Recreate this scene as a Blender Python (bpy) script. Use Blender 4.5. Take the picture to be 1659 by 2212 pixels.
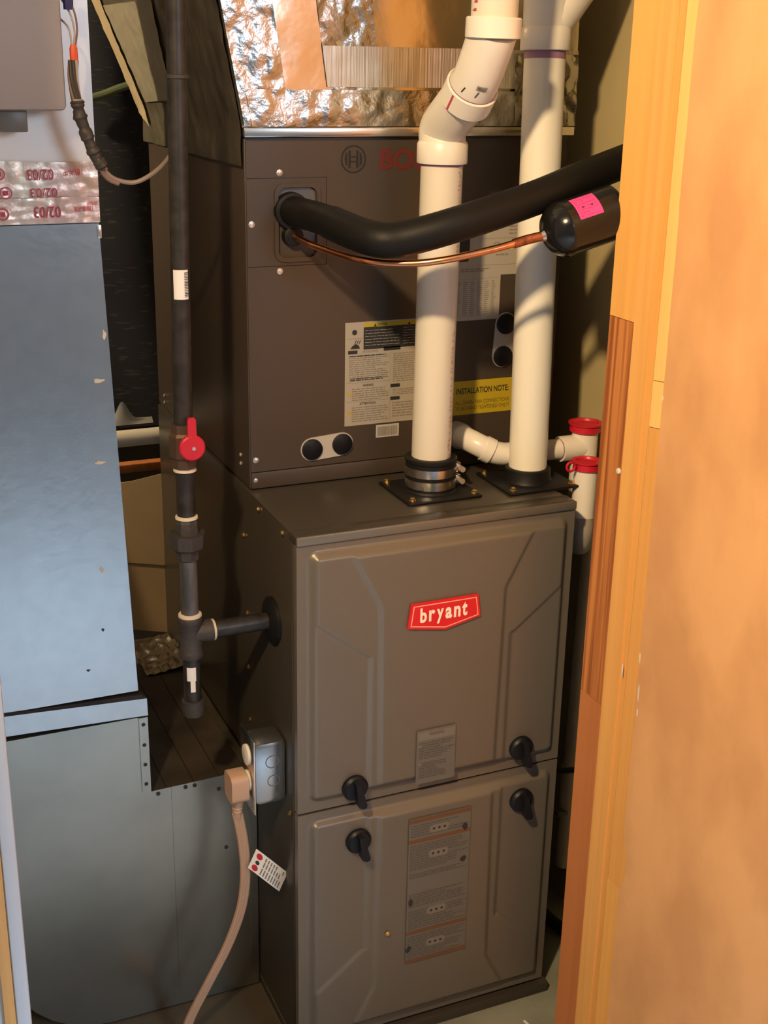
import bpy, bmesh, math, random
from mathutils import Vector, Matrix, noise
random.seed(7)
for o in list(bpy.data.objects): bpy.data.objects.remove(o)
SC = bpy.context.scene
COL = SC.collection

# ------------------------------------------------------------------ camera
CAM = Vector((-0.56355, -1.56582, 1.51921))
YAW, PITCH, ROLL = 0.41814, -0.34099, 0.01959
FPX = 2759.9
fw = Vector((math.sin(YAW)*math.cos(PITCH), math.cos(YAW)*math.cos(PITCH), math.sin(PITCH)))
rt = Vector((math.cos(YAW), -math.sin(YAW), 0)); up = rt.cross(fw)
r2 = rt*math.cos(ROLL) + up*math.sin(ROLL); u2 = up*math.cos(ROLL) - rt*math.sin(ROLL)
cd = bpy.data.cameras.new('camera'); cam = bpy.data.objects.new('camera', cd); COL.objects.link(cam)
M = Matrix((r2, u2, -fw)).transposed().to_4x4(); M.translation = CAM
cam.matrix_world = M
cd.sensor_fit = 'VERTICAL'; cd.sensor_height = 36.0; cd.lens = FPX/2212*36.0; cd.clip_start = 0.02
SC.camera = cam

# ------------------------------------------------------------------ world, lights, exposure
w = bpy.data.worlds.new('world'); SC.world = w; w.use_nodes = True
w.node_tree.nodes['Background'].inputs[0].default_value = (0.55, 0.65, 0.8, 1)
w.node_tree.nodes['Background'].inputs[1].default_value = 0.05

def light(name, kind, loc, target, energy, color, **kw):
    ld = bpy.data.lights.new(name, kind); o = bpy.data.objects.new(name, ld); COL.objects.link(o)
    o.location = loc; ld.energy = energy; ld.color = color
    o.rotation_euler = (Vector(target)-Vector(loc)).to_track_quat('-Z', 'Y').to_euler()
    for k, v in kw.items(): setattr(ld, k, v)
    return o
# warm flood bulb under the room's ceiling, aimed at the open door and jamb
light('flood_lamp', 'SPOT', (-0.95, -1.32, 2.30), (0.88, -0.22, 0.92), 258, (1.0, 0.69, 0.36),
      spot_size=math.radians(70), spot_blend=1.0, shadow_soft_size=0.05)
# daylight of the room's window behind the camera
light('window_daylight', 'AREA', (0.95, -3.25, 1.95), (-0.25, -1.40, 0.0), 10.5, (0.62, 0.80, 1.0),
      shape='RECTANGLE', size=0.55, size_y=0.5, spread=math.radians(38))
light('window_sky', 'AREA', (0.85, -3.40, 2.02), (-0.1, 0.0, 0.75), 34, (0.66, 0.82, 1.0),
      shape='RECTANGLE', size=0.9, size_y=0.6)
# added fill without a fixture: upward spot bounces warm light off the ceiling
light('ceiling_fill', 'SPOT', (-0.95, -1.32, 2.02), (-0.95, -1.32, 2.4), 36, (1.0, 0.69, 0.36),
      spot_size=math.radians(150), spot_blend=0.5, shadow_soft_size=0.05)
# warm bulb of the space behind the return duct
light('utility_bulb', 'POINT', (-1.22, 0.98, 1.92), (0, 0.7, 1), 80, (1.0, 0.74, 0.42), shadow_soft_size=0.03)
SC.view_settings.view_transform = 'Standard'; SC.view_settings.look = 'None'
SC.view_settings.exposure = 0.0; SC.view_settings.gamma = 1.0
SC.view_settings.use_curve_mapping = False

# ------------------------------------------------------------------ materials
MATS = {}
def mat(name, col, rough=0.5, metal=0.0, var=0.0, scale=20.0, stretch=(1, 1, 1), bump=0.0, bscale=None, col2=None, spec=None, coat=0.0, detail=4.0, lo=0.35, hi=0.65, alpha=None):
    if name in MATS: return MATS[name]
    m = bpy.data.materials.new(name); m.use_nodes = True; nt = m.node_tree; b = nt.nodes['Principled BSDF']
    b.inputs['Base Color'].default_value = (*col, 1); b.inputs['Roughness'].default_value = rough; b.inputs['Metallic'].default_value = metal
    if spec is not None: b.inputs['Specular IOR Level'].default_value = spec
    if coat: b.inputs['Coat Weight'].default_value = coat; b.inputs['Coat Roughness'].default_value = 0.15
    if alpha is not None: b.inputs['Transmission Weight'].default_value = alpha
    if var or col2 or bump:
        tc = nt.nodes.new('ShaderNodeTexCoord'); mp = nt.nodes.new('ShaderNodeMapping'); nz = nt.nodes.new('ShaderNodeTexNoise')
        nt.links.new(tc.outputs['Object'], mp.inputs[0]); mp.inputs['Scale'].default_value = stretch
        nt.links.new(mp.outputs[0], nz.inputs['Vector']); nz.inputs['Scale'].default_value = scale; nz.inputs['Detail'].default_value = detail
        if var or col2:
            rp = nt.nodes.new('ShaderNodeValToRGB')
            c2 = col2 if col2 else tuple(max(0, c*(1-var)) for c in col)
            c1 = col if col2 else tuple(min(1, c*(1+var)) for c in col)
            rp.color_ramp.elements[0].color = (*c2, 1); rp.color_ramp.elements[1].color = (*c1, 1)
            rp.color_ramp.elements[0].position = lo; rp.color_ramp.elements[1].position = hi
            nt.links.new(nz.outputs['Fac'], rp.inputs[0]); nt.links.new(rp.outputs[0], b.inputs['Base Color'])
        if bump:
            bp = nt.nodes.new('ShaderNodeBump'); bp.inputs['Strength'].default_value = bump; bp.inputs['Distance'].default_value = 0.01
            if bscale:
                n2 = nt.nodes.new('ShaderNodeTexNoise'); n2.inputs['Scale'].default_value = bscale; n2.inputs['Detail'].default_value = 5
                nt.links.new(mp.outputs[0], n2.inputs['Vector']); nt.links.new(n2.outputs['Fac'], bp.inputs['Height'])
            else: nt.links.new(nz.outputs['Fac'], bp.inputs['Height'])
            nt.links.new(bp.outputs[0], b.inputs['Normal'])
    MATS[name] = m; return m

def wood(name, light_c, dark_c, bands=60.0, distort=3.0, rough=0.42):
    m = bpy.data.materials.new(name); m.use_nodes = True; nt = m.node_tree; b = nt.nodes['Principled BSDF']
    tc = nt.nodes.new('ShaderNodeTexCoord'); mp = nt.nodes.new('ShaderNodeMapping'); mp.inputs['Scale'].default_value = (1, 1, 0.05)
    wv = nt.nodes.new('ShaderNodeTexNoise'); mp.inputs['Scale'].default_value = (1, 1, 0.018)
    wv.inputs['Scale'].default_value = bands*2.6; wv.inputs['Detail'].default_value = distort; wv.inputs['Roughness'].default_value = 0.55
    rp = nt.nodes.new('ShaderNodeValToRGB'); rp.color_ramp.elements[0].color = (*light_c, 1); rp.color_ramp.elements[1].color = (*dark_c, 1)
    rp.color_ramp.elements[0].position = 0.44; rp.color_ramp.elements[1].position = 0.64
    nt.links.new(tc.outputs['Object'], mp.inputs[0]); nt.links.new(mp.outputs[0], wv.inputs['Vector'])
    nt.links.new(wv.outputs['Fac'], rp.inputs[0]); nt.links.new(rp.outputs[0], b.inputs['Base Color'])
    b.inputs['Roughness'].default_value = rough
    return m

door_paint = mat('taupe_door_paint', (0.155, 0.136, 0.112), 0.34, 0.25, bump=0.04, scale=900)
case_shaded = mat('taupe_shaded_casing', (0.055, 0.047, 0.038), 0.32, 0.2, bump=0.04, scale=900)  # door taupe darkened: shade on the furnace's side and top put into the colour
coil_paint = mat('brown_grey_coil_paint', (0.066, 0.050, 0.040), 0.36, 0.15, bump=0.05, scale=900)
dark_line = mat('panel_gap', (0.02, 0.017, 0.015), 0.7)
brass = mat('brass', (0.80, 0.55, 0.22), 0.28, 1.0)
steel = mat('bright_steel', (0.75, 0.74, 0.72), 0.22, 1.0)
screw_m = mat('zinc_screw', (0.75, 0.72, 0.68), 0.3, 0.8)
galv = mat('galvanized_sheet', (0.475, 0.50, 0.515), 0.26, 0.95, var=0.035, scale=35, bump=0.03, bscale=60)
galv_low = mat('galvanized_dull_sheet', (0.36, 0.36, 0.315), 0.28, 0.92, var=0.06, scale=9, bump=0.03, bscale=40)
galv_rim = mat('galvanized_rim', (0.72, 0.70, 0.66), 0.25, 1.0)
dusty_unlit = mat('dusty_unlit_sheet', (0.075, 0.060, 0.045), 0.6, 0.2, var=0.3, scale=12)  # galvanized sheet in dark brown: partly dust, partly its lack of light painted in
white_sheet = mat('white_faced_sheet', (0.74, 0.70, 0.67), 0.38, 0.30)
foil = mat('aluminium_foil', (0.48, 0.47, 0.44), 0.24, 1.0, bump=0.22, scale=28, bscale=60)
foil_smooth = mat('smooth_foil', (0.62, 0.56, 0.46), 0.19, 1.0, bump=0.12, scale=14)
foil_rib = mat('ribbed_foil_tape', (0.70, 0.66, 0.58), 0.40, 1.0, scale=40, stretch=(5, 1, 0.2), bump=0.12)
foil_dull = mat('dull_foil', (0.36, 0.33, 0.26), 0.34, 0.9, bump=0.4, scale=22)
tape_m = mat('metal_tape', (0.80, 0.70, 0.58), 0.34, 0.70, col2=(0.74, 0.52, 0.44), scale=14, bump=0.10, bscale=60)
red_ink = mat('red_ink', (0.45, 0.05, 0.10), 0.6)
pvc = mat('white_pvc', (0.66, 0.62, 0.54), 0.32, 0.0)
pvc_white = mat('bright_pvc', (0.74, 0.71, 0.66), 0.30)
purple = mat('purple_primer', (0.30, 0.16, 0.25), 0.5)
pvc_red = mat('faded_red_print', (0.62, 0.33, 0.24), 0.6)
black_ink = mat('black_ink', (0.02, 0.02, 0.022), 0.6)
grey_ink = mat('grey_ink', (0.22, 0.19, 0.16), 0.7)
rubber = mat('black_rubber', (0.007, 0.007, 0.008), 0.5, spec=0.3)
foam = mat('black_foam', (0.006, 0.006, 0.006), 0.52, bump=0.05, scale=300, spec=0.22)
black_gloss = mat('black_enamel', (0.008, 0.008, 0.009), 0.15)
black_plastic = mat('black_plastic', (0.006, 0.007, 0.011), 0.45, spec=0.3)
copper = mat('copper', (0.78, 0.33, 0.15), 0.26, 1.0, var=0.12, scale=60)
copper_dark = mat('copper_brazed', (0.40, 0.15, 0.08), 0.45, 1.0, var=0.4, scale=90)
iron = mat('black_iron', (0.030, 0.027, 0.026), 0.42, 0.3, var=0.3, scale=60)
iron_grey = mat('grey_iron', (0.13, 0.125, 0.125), 0.45, 0.5, var=0.4, scale=50, stretch=(1, 1, .3))
iron_cast = mat('cast_iron', (0.055, 0.048, 0.045), 0.6, 0.3, bump=0.2, scale=200)
sealant = mat('pipe_sealant', (0.62, 0.54, 0.42), 0.7)
brass_dull = mat('dull_brass', (0.10, 0.058, 0.038), 0.5, 0.5)
red_plastic = mat('red_plastic', (0.50, 0.012, 0.03), 0.38)
pink = mat('pink_label', (0.95, 0.06, 0.33), 0.5)
paper = mat('label_paper', (0.36, 0.33, 0.285), 0.6)
cover_white = mat('cover_plate_white', (0.46, 0.44, 0.43), 0.5)
paper_white = mat('white_paper', (0.78, 0.75, 0.72), 0.6)
yellow = mat('yellow_label', (0.44, 0.33, 0.015), 0.5)
red_badge = mat('red_badge', (0.66, 0.012, 0.02), 0.35)
badge_line = mat('badge_pink_line', (0.86, 0.40, 0.30), 0.4)
badge_text = mat('badge_cream', (0.92, 0.80, 0.66), 0.4)
logo_dark = mat('logo_dark', (0.010, 0.010, 0.010), 0.5)
logo_red = mat('logo_red', (0.12, 0.016, 0.014), 0.5)
lab_grey = mat('door_label_grey', (0.130, 0.120, 0.103), 0.5)
lab_dark = mat('door_label_dark', (0.085, 0.078, 0.068), 0.5)
lab_light = mat('door_label_light', (0.175, 0.155, 0.128), 0.5)
lab_orange = mat('door_label_orange', (0.135, 0.062, 0.030), 0.5)
tan_cord = mat('tan_cord', (0.52, 0.33, 0.22), 0.5)
grey_box = mat('grey_box_plastic', (0.34, 0.31, 0.285), 0.5)
grey_fit = mat('grey_fitting', (0.12, 0.12, 0.11), 0.4)
clear_pvc = mat('cloudy_pvc', (0.34, 0.31, 0.27), 0.35)
wire_brown = mat('wire_brown', (0.22, 0.13, 0.09), 0.5)
wire_dark = mat('wire_dark', (0.045, 0.038, 0.032), 0.5)
wire_beige = mat('wire_beige', (0.45, 0.38, 0.30), 0.5)
wire_brown2 = mat('wire_tan', (0.26, 0.19, 0.145), 0.5)
wire_red = mat('wire_nut_red', (0.75, 0.10, 0.04), 0.4)
wire_blue = mat('wire_nut_blue', (0.02, 0.03, 0.12), 0.4)
concrete = mat('painted_concrete', (0.27, 0.28, 0.235), 0.55, col2=(0.20, 0.21, 0.175), scale=9, bump=0.08, bscale=80)
room_floor_m = mat('pale_room_floor', (0.55, 0.58, 0.60), 0.6, var=0.05, scale=6)
wall_khaki = mat('khaki_wall', (0.46, 0.385, 0.205), 0.75, var=0.06, scale=4)
wall_white = mat('white_wall', (0.60, 0.60, 0.60), 0.8)
trim_white = mat('white_trim', (0.66, 0.69, 0.74), 0.5)
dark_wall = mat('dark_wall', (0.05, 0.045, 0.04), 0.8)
cardboard = mat('cardboard', (0.34, 0.235, 0.125), 0.8, var=0.05, scale=12)
plastic_grey = mat('grey_film', (0.28, 0.28, 0.28), 0.4)
hardboard = mat('hardboard_skin', (0.78, 0.430, 0.195), 0.5, col2=(0.64, 0.335, 0.150), scale=7, stretch=(1, 1.2, .7), bump=0.06, bscale=45, detail=9, lo=0.38, hi=0.62)
pine_pale = wood('pine_pale', (0.86, 0.46, 0.13), (0.80, 0.41, 0.11), 26, 3)
pine_dark = wood('pine_dark_grain', (0.62, 0.25, 0.075), (0.30, 0.09, 0.028), 34, 4)
pine_red = wood('pine_red', (0.56, 0.21, 0.075), (0.50, 0.18, 0.06), 20, 3)
pine_light = wood('pine_light', (0.84, 0.45, 0.14), (0.77, 0.39, 0.115), 30, 3)
pine_yellow = wood('pine_yellow', (0.92, 0.62, 0.22), (0.87, 0.56, 0.19), 20, 3)
pine_gold = wood('pine_gold', (0.80, 0.41, 0.12), (0.74, 0.36, 0.10), 20, 3)

# ------------------------------------------------------------------ mesh builder
class MB:
    def __init__(s): s.v = []; s.f = []; s.mi = []; s.mats = []; s.cur = 0
    def use(s, m):
        if m not in s.mats: s.mats.append(m)
        s.cur = s.mats.index(m); return s
    def add(s, vs, fs):
        n = len(s.v); s.v += [tuple(p) for p in vs]
        for f in fs: s.f.append([i+n for i in f]); s.mi.append(s.cur)
        return s
    def box(s, a, b, bev=0.0):
        x0, y0, z0 = a; x1, y1, z1 = b
        if bev <= 0:
            vs = [(x, y, z) for x in (x0, x1) for y in (y0, y1) for z in (z0, z1)]
            return s.add(vs, [(0, 1, 3, 2), (4, 6, 7, 5), (0, 4, 5, 1), (2, 3, 7, 6), (0, 2, 6, 4), (1, 5, 7, 3)])
        bm = bmesh.new(); bmesh.ops.create_cube(bm, size=1)
        for v in bm.verts: v.co = Vector(((x0+x1)/2+v.co.x*(x1-x0), (y0+y1)/2+v.co.y*(y1-y0), (z0+z1)/2+v.co.z*(z1-z0)))
        bmesh.ops.bevel(bm, geom=bm.edges[:], offset=bev, segments=2, profile=0.5, affect='EDGES')
        bm.verts.index_update(); s.add([v.co for v in bm.verts], [[v.index for v in f.verts] for f in bm.faces]); bm.free(); return s
    def lathe(s, p, d, prof, n=28, close=True):
        p = Vector(p); d = Vector(d).normalized(); a = d.orthogonal().normalized(); b = d.cross(a)
        vs = []; fs = []
        for t, r in prof:
            for k in range(n):
                an = 2*math.pi*k/n; vs.append(p+d*t+(a*math.cos(an)+b*math.sin(an))*r)
        for i in range(len(prof)-1):
            for k in range(n):
                k2 = (k+1) % n; fs.append((i*n+k, i*n+k2, (i+1)*n+k2, (i+1)*n+k))
        if close: fs.append(list(range(n))[::-1]); fs.append([(len(prof)-1)*n+k for k in range(n)])
        return s.add(vs, fs)
    def cyl(s, a, b, r, r1=None, n=28):
        a = Vector(a); b = Vector(b); L = (b-a).length
        return s.lathe(a, b-a, [(0, r), (L, r if r1 is None else r1)], n)
    def tube(s, path, r, n=16):
        P = [Vector(q) for q in path]; m = len(P); R = r if isinstance(r, (list, tuple)) else [r]*m
        T = [(P[min(i+1, m-1)]-P[max(i-1, 0)]).normalized() for i in range(m)]
        a = T[0].orthogonal().normalized(); vs = []; fs = []
        for i in range(m):
            a = (a-T[i]*a.dot(T[i])).normalized(); b = T[i].cross(a)
            for k in range(n):
                an = 2*math.pi*k/n; vs.append(P[i]+(a*math.cos(an)+b*math.sin(an))*R[i])
        for i in range(m-1):
            for k in range(n):
                k2 = (k+1) % n; fs.append((i*n+k, i*n+k2, (i+1)*n+k2, (i+1)*n+k))
        fs.append(list(range(n))[::-1]); fs.append([(m-1)*n+k for k in range(n)])
        return s.add(vs, fs)
    def prism(s, poly, o, u, v, w):
        """polygon in the (u, v) plane at o, extruded by vector w"""
        o = Vector(o); u = Vector(u); v = Vector(v); w = Vector(w); n = len(poly)
        A = [o+u*x+v*y for x, y in poly]; B = [q+w for q in A]
        fs = [list(range(n))[::-1], list(range(n, 2*n))]+[(i, (i+1) % n, n+(i+1) % n, n+i) for i in range(n)]
        return s.add(A+B, fs)
    def ring(s, outer, inner, o, u, v, w):
        """frame between two loops of equal count, extruded"""
        o = Vector(o); u = Vector(u); v = Vector(v); w = Vector(w); n = len(outer)
        L = [[o+u*x+v*y+ww for x, y in lp] for ww in (Vector(), w) for lp in (outer, inner)]
        vs = L[0]+L[1]+L[2]+L[3]; fs = []
        for i in range(n):
            j = (i+1) % n
            fs += [(i, n+i, n+j, j), (2*n+i, 2*n+j, 3*n+j, 3*n+i), (i, j, 2*n+j, 2*n+i), (n+i, 3*n+i, 3*n+j, n+j)]
        return s.add(vs, fs)
    def grid(s, fn, nu, nv):
        vs = [fn(i/nu, j/nv) for j in range(nv+1) for i in range(nu+1)]
        fs = [(j*(nu+1)+i, j*(nu+1)+i+1, (j+1)*(nu+1)+i+1, (j+1)*(nu+1)+i) for j in range(nv) for i in range(nu)]
        return s.add(vs, fs)
    def rect(s, x0, z0, x1, z1, y):          # flat print facing -Y
        return s.add([(x0, y, z0), (x1, y, z0), (x1, y, z1), (x0, y, z1)], [(0, 1, 2, 3)])
    def poly(s, pts, y): return s.add([(x, y, z) for x, z in pts], [list(range(len(pts)))])
    def disc(s, x, z, r, y, n=24): return s.poly([(x+r*math.cos(2*math.pi*k/n), z+r*math.sin(2*math.pi*k/n)) for k in range(n)], y)

def mesh_from(mb, name, smooth=True, ang=35):
    me = bpy.data.meshes.new(name); me.from_pydata(mb.v, [], mb.f)
    for m in mb.mats: me.materials.append(m)
    for p, i in zip(me.polygons, mb.mi): p.material_index = i
    bm = bmesh.new(); bm.from_mesh(me)
    bmesh.ops.recalc_face_normals(bm, faces=bm.faces[:]) if smooth != 'flat' else None
    bm.to_mesh(me); bm.free()
    if smooth and smooth != 'flat':
        for p in me.polygons: p.use_smooth = True
        me.set_sharp_from_angle(angle=math.radians(ang))
    me.update(); return me
def put(name, data, parent=None, loc=None):
    o = bpy.data.objects.new(name, data); COL.objects.link(o)
    if loc is not None: o.location = loc
    if parent is not None:
        o.parent = parent
        root = parent
        while root.parent: root = root.parent
        o.matrix_parent_inverse = Matrix.Translation(-Vector(root.location)) if parent is root else Matrix.Identity(4)
    return o
def obj(name, mb, parent=None, smooth=True, ang=35, label=None):
    o = put(name, mesh_from(mb, name, smooth, ang), parent)
    if label: o['label'] = label
    return o
def thing(name, label, cat, loc, group=None):
    o = bpy.data.objects.new(name, None); COL.objects.link(o); o.location = loc; o.empty_display_size = 0.05
    o['label'] = label; o['category'] = cat
    if group: o['group'] = group
    return o
def solo(name, mb, label, cat, group=None, smooth=True, ang=35):
    xs = [v[0] for v in mb.v]; ys = [v[1] for v in mb.v]; zs = [v[2] for v in mb.v]
    c = Vector(((min(xs)+max(xs))/2, (min(ys)+max(ys))/2, min(zs)))
    mb.v = [tuple(Vector(v)-c) for v in mb.v]
    o = put(name, mesh_from(mb, name, smooth, ang)); o.location = c; o['label'] = label; o['category'] = cat
    if group: o['group'] = group
    return o
def struct(name, mb, label=None, cat=None, smooth=False):
    o = obj(name, mb, None, smooth); o['kind'] = 'structure'
    if label: o['label'] = label
    if cat: o['category'] = cat
    return o
def spline(P, k=8):
    P = [Vector(p) for p in P]; out = []
    Q = [2*P[0]-P[1]]+P+[2*P[-1]-P[-2]]
    for i in range(1, len(Q)-2):
        p0, p1, p2, p3 = Q[i-1:i+3]
        for j in range(k):
            t = j/k; out.append(0.5*((2*p1)+(p2-p0)*t+(2*p0-5*p1+4*p2-p3)*t*t+(3*p1-p0-3*p2+p3)*t**3))
    out.append(P[-1]); return out
def rrect(x0, y0, x1, y1, r, k=5):
    pts = []
    for cx, cy, a0 in ((x1-r, y1-r, 0), (x0+r, y1-r, 90), (x0+r, y0+r, 180), (x1-r, y0+r, 270)):
        for j in range(k+1):
            a = math.radians(a0+90*j/k); pts.append((cx+r*math.cos(a), cy+r*math.sin(a)))
    return pts
def stadium(p, q, r, k=10):
    p = Vector(p); q = Vector(q); d = (q-p).normalized(); a0 = math.atan2(d.y, d.x); pts = []
    for j in range(k+1): a = a0-math.pi/2+math.pi*j/k; pts.append((q.x+r*math.cos(a), q.y+r*math.sin(a)))
    for j in range(k+1): a = a0+math.pi/2+math.pi*j/k; pts.append((p.x+r*math.cos(a), p.y+r*math.sin(a)))
    return pts
def text_mesh(txt, offset=0.0):
    c = bpy.data.curves.new('txt', 'FONT'); c.body = txt; c.size = 1; c.offset = offset; c.resolution_u = 3
    o = bpy.data.objects.new('txt', c); COL.objects.link(o); dg = bpy.context.evaluated_depsgraph_get()
    me = bpy.data.meshes.new_from_object(o.evaluated_get(dg))
    vs = [v.co.copy() for v in me.vertices]; fs = [list(p.vertices) for p in me.polygons]
    bpy.data.objects.remove(o); bpy.data.meshes.remove(me); bpy.data.curves.remove(c)
    return vs, fs
def text_into(mb, txt, fn, offset=0.0, flip=False):
    """text stretched over the unit square, then mapped by fn(u, v) -> point"""
    vs, fs = text_mesh(txt, offset)
    x0 = min(v.x for v in vs); x1 = max(v.x for v in vs); y0 = min(v.y for v in vs); y1 = max(v.y for v in vs)
    out = []
    for v in vs:
        a = (v.x-x0)/(x1-x0); b = (v.y-y0)/(y1-y0)
        if flip: a, b = 1-a, 1-b
        out.append(fn(a, b))
    return mb.add(out, fs)
def text_rect(mb, txt, x0, z0, x1, z1, y, offset=0.0, flip=False, slope=0.0):
    return text_into(mb, txt, lambda a, b: (x0+a*(x1-x0), y, z0+b*(z1-z0)+slope*a), offset, flip)
def lines(mb, x0, z0, x1, z1, n, y, fill=0.45, seed=1):
    rd = random.Random(seed); h = (z1-z0)/n
    for i in range(n):
        z = z1-(i+0.5)*h; x = x0
        xe = x1-(x1-x0)*rd.choice((0, 0, .05, .1, .2, .35))
        while x < xe:
            e = min(xe, x+rd.uniform(.003, .012)); mb.rect(x, z-h*fill/2, e, z+h*fill/2, y); x = e+0.0014

SCREW = {}
def screw_mesh(m, r, h, axis):
    key = (m.name, r, h, tuple(axis))
    if key not in SCREW:
        b = MB().use(m); b.lathe((0, 0, 0), axis, [(0, r*1.35), (h*.3, r*1.35), (h*.35, r), (h*.8, r), (h, r*.6)], 8); SCREW[key] = mesh_from(b, 'screw')
    return SCREW[key]
def screw(parent, loc, m=brass, r=0.0035, h=0.004, axis=(0, -1, 0), name='screw'):
    return put(name, screw_mesh(m, r, h, axis), parent, loc)

# ================================================================== THE SETTING
FZ = -0.02
b = MB().use(concrete); b.box((-1.6, -0.21, FZ-.05), (0.75, 1.45, FZ)); fl = struct('floor', b, 'grey-green painted concrete closet floor under the furnace')
b = MB().use(trim_white); b.tube(spline([(0.385, -.06, FZ+.0005), (0.392, -.10, FZ+.0005), (0.396, -.15, FZ+.0005), (0.41, -.20, FZ+.0005)], 4), .0022, 6); obj('paint_streak', b, fl, label='white paint streak on the floor')
b = MB().use(mat('stained_floor', (0.085, 0.065, 0.042), 0.6, var=.25, scale=7)); b.box((-1.6, -0.06, FZ-.04), (0.0, 1.35, FZ+.0004)); obj('stained_area', b, fl, False, label='brown stained part of the floor')
b = MB().use(room_floor_m); b.box((-2.4, -3.5, FZ-.05), (2.4, -0.21, FZ)); struct('floor_room', b, 'pale floor of the room before the closet')
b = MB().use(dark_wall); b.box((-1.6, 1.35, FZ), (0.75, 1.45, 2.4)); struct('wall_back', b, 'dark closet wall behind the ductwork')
b = MB().use(wall_khaki); b.box((0.62, -0.10, FZ), (0.72, 1.35, 2.4)); struct('wall_right', b, 'khaki closet wall right of the furnace')
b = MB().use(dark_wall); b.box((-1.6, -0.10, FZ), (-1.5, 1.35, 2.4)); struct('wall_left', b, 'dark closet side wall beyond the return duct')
b = MB().use(wall_white); b.box((-2.4, -0.205, FZ), (-0.462, -0.10, 2.4)); struct('wall_front', b, 'white wall left of the closet opening')
b = MB().use(wall_khaki); b.box((0.46, -0.205, FZ), (2.4, -0.10, 2.4)); struct('wall_front_right', b, 'closet front wall behind the wooden jamb')
b = MB().use(wall_white); b.box((-2.4, -3.5, 2.4), (2.4, 1.45, 2.5)); struct('ceiling', b, 'white ceiling')
b = MB().use(wall_white); b.box((-2.4, -3.6, FZ), (2.4, -3.5, 2.4)); struct('wall_room_back', b, 'white room wall with the daylight window')
b = MB().use(wall_white); b.box((-2.5, -3.5, FZ), (-2.4, -0.10, 2.4)); struct('wall_room_left', b, 'white side wall of the room')
b = MB().use(wall_white); b.box((2.4, -3.5, FZ), (2.5, -0.10, 2.4)); struct('wall_room_right', b, 'white side wall of the room')

# right jamb: finger-jointed pine pieces
jam = bpy.data.objects.new('trim_1', None); COL.objects.link(jam); jam.location = (0.44, -0.155, FZ)
jam['kind'] = 'structure'; jam['label'] = 'finger-jointed pine door jamb right of the furnace'
def plank(parent, y0, y1, z0, z1, x0, m, name='plank', skew=0.0, x1=None):
    q = MB().use(m); x1 = x0+.03 if x1 is None else x1
    vs = [(x, y, (z0 if k == 0 else z1)+((y-y1)/(y0-y1) if y0 != y1 else 0)*0+(skew if y == y1 else 0)) for x in (x0, x1) for y in (y0, y1) for k in (0, 1)]
    q.add(vs, [(0, 1, 3, 2), (4, 6, 7, 5), (0, 4, 5, 1), (2, 3, 7, 6), (0, 2, 6, 4), (1, 5, 7, 3)])
    return obj(name, q, parent, False)
plank(jam, -.158, -.100, 1.195, 2.40, .42, pine_pale); plank(jam, -.158, -.100, .625, 1.194, .4202, pine_dark); plank(jam, -.158, -.100, FZ, .624, .42, pine_red)
plank(jam, -.196, -.1585, FZ, 2.40, .4195, pine_light); plank(jam, -.209, -.1962, FZ, 2.40, .4215, pine_gold)
q = MB().use(pvc_white); q.lathe((.4203, -.1515, .986), (-1, 0, 0), [(0, .0045), (.002, .004), (.0025, .002)], 10); obj('paint_fleck', q, jam, label='white paint fleck on the jamb')
# open door slab: stile pieces under a hardboard skin
dr = bpy.data.objects.new('door_1', None); COL.objects.link(dr); dr.location = (0.44, -0.65, FZ+.01)
dr['kind'] = 'structure'; dr['label'] = 'open hollow-core door with bare hardboard skin and chipped edge'
plank(dr, -.262, -.2115, 1.135, 2.2, .4205, pine_yellow, 'stile_piece', -.006, .455); plank(dr, -.262, -.2115, 1.072, 1.134, .4203, pine_yellow, 'stile_piece', -.006, .455)
plank(dr, -.262, -.2115, .685, 1.071, .4207, pine_gold, 'stile_piece', -.006, .455); plank(dr, -.262, -.2115, .36, .684, .4205, pine_gold, 'stile_piece', 0, .455)
plank(dr, -.262, -.2115, FZ+.012, .359, .4203, pine_pale, 'stile_piece', 0, .455)
q = MB().use(hardboard)
def skin_edge(z):
    e = -.236-.012*min(1, max(0, (1.7-z)/1.6)) + .0025*noise.noise(Vector((0, 0, z*9)))+.0012*noise.noise(Vector((3, 0, z*60)))
    if .36 < z < .46: e -= .012*math.sin((z-.36)/.10*math.pi)
    return e
N = 160; zs = [FZ+.012+(2.2-FZ-.012)*i/N for i in range(N+1)]
q.prism([(skin_edge(z), z) for z in zs]+[(-1.16, 2.2), (-1.16, FZ+.012)], (.4165, 0, 0), (0, 1, 0), (0, 0, 1), (.0038, 0, 0)); obj('door_skin', q, dr, False)
for y, z, h in ((-.244, .742, .008), (-.2485, .690, .014), (-.206, .705, .011), (-.250, .660, .006), (-.2405, 1.112, .003)):
    q = MB().use(pvc_white); q.prism([(-.0012, -h), (.0010, -h*.6), (.0014, h*.5), (0, h), (-.0016, h*.3)], (.4162, y, z), (0, 1, 0), (0, 0, 1), (.0006, 0, 0)); obj('paint_chip', q, dr, False)
q = MB().use(pine_light); q.box((.4205, -1.16, FZ+.012), (.455, -.2625, 2.2)); obj('door_core', q, dr, False)
# left jamb
lj = bpy.data.objects.new('trim_2', None); COL.objects.link(lj); lj.location = (-0.446, -0.2, FZ)
lj['kind'] = 'structure'; lj['label'] = 'white-edged jamb left of the closet opening'
q = MB().use(trim_white); q.box((-.4485, -.215, FZ), (-.4305, -.095, 2.4), .004); obj('jamb_board', q, lj)
q = MB().use(pine_light); q.box((-.4625, -.213, FZ), (-.449, -.10, 2.4), .001); obj('wood_strip', q, lj)

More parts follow.
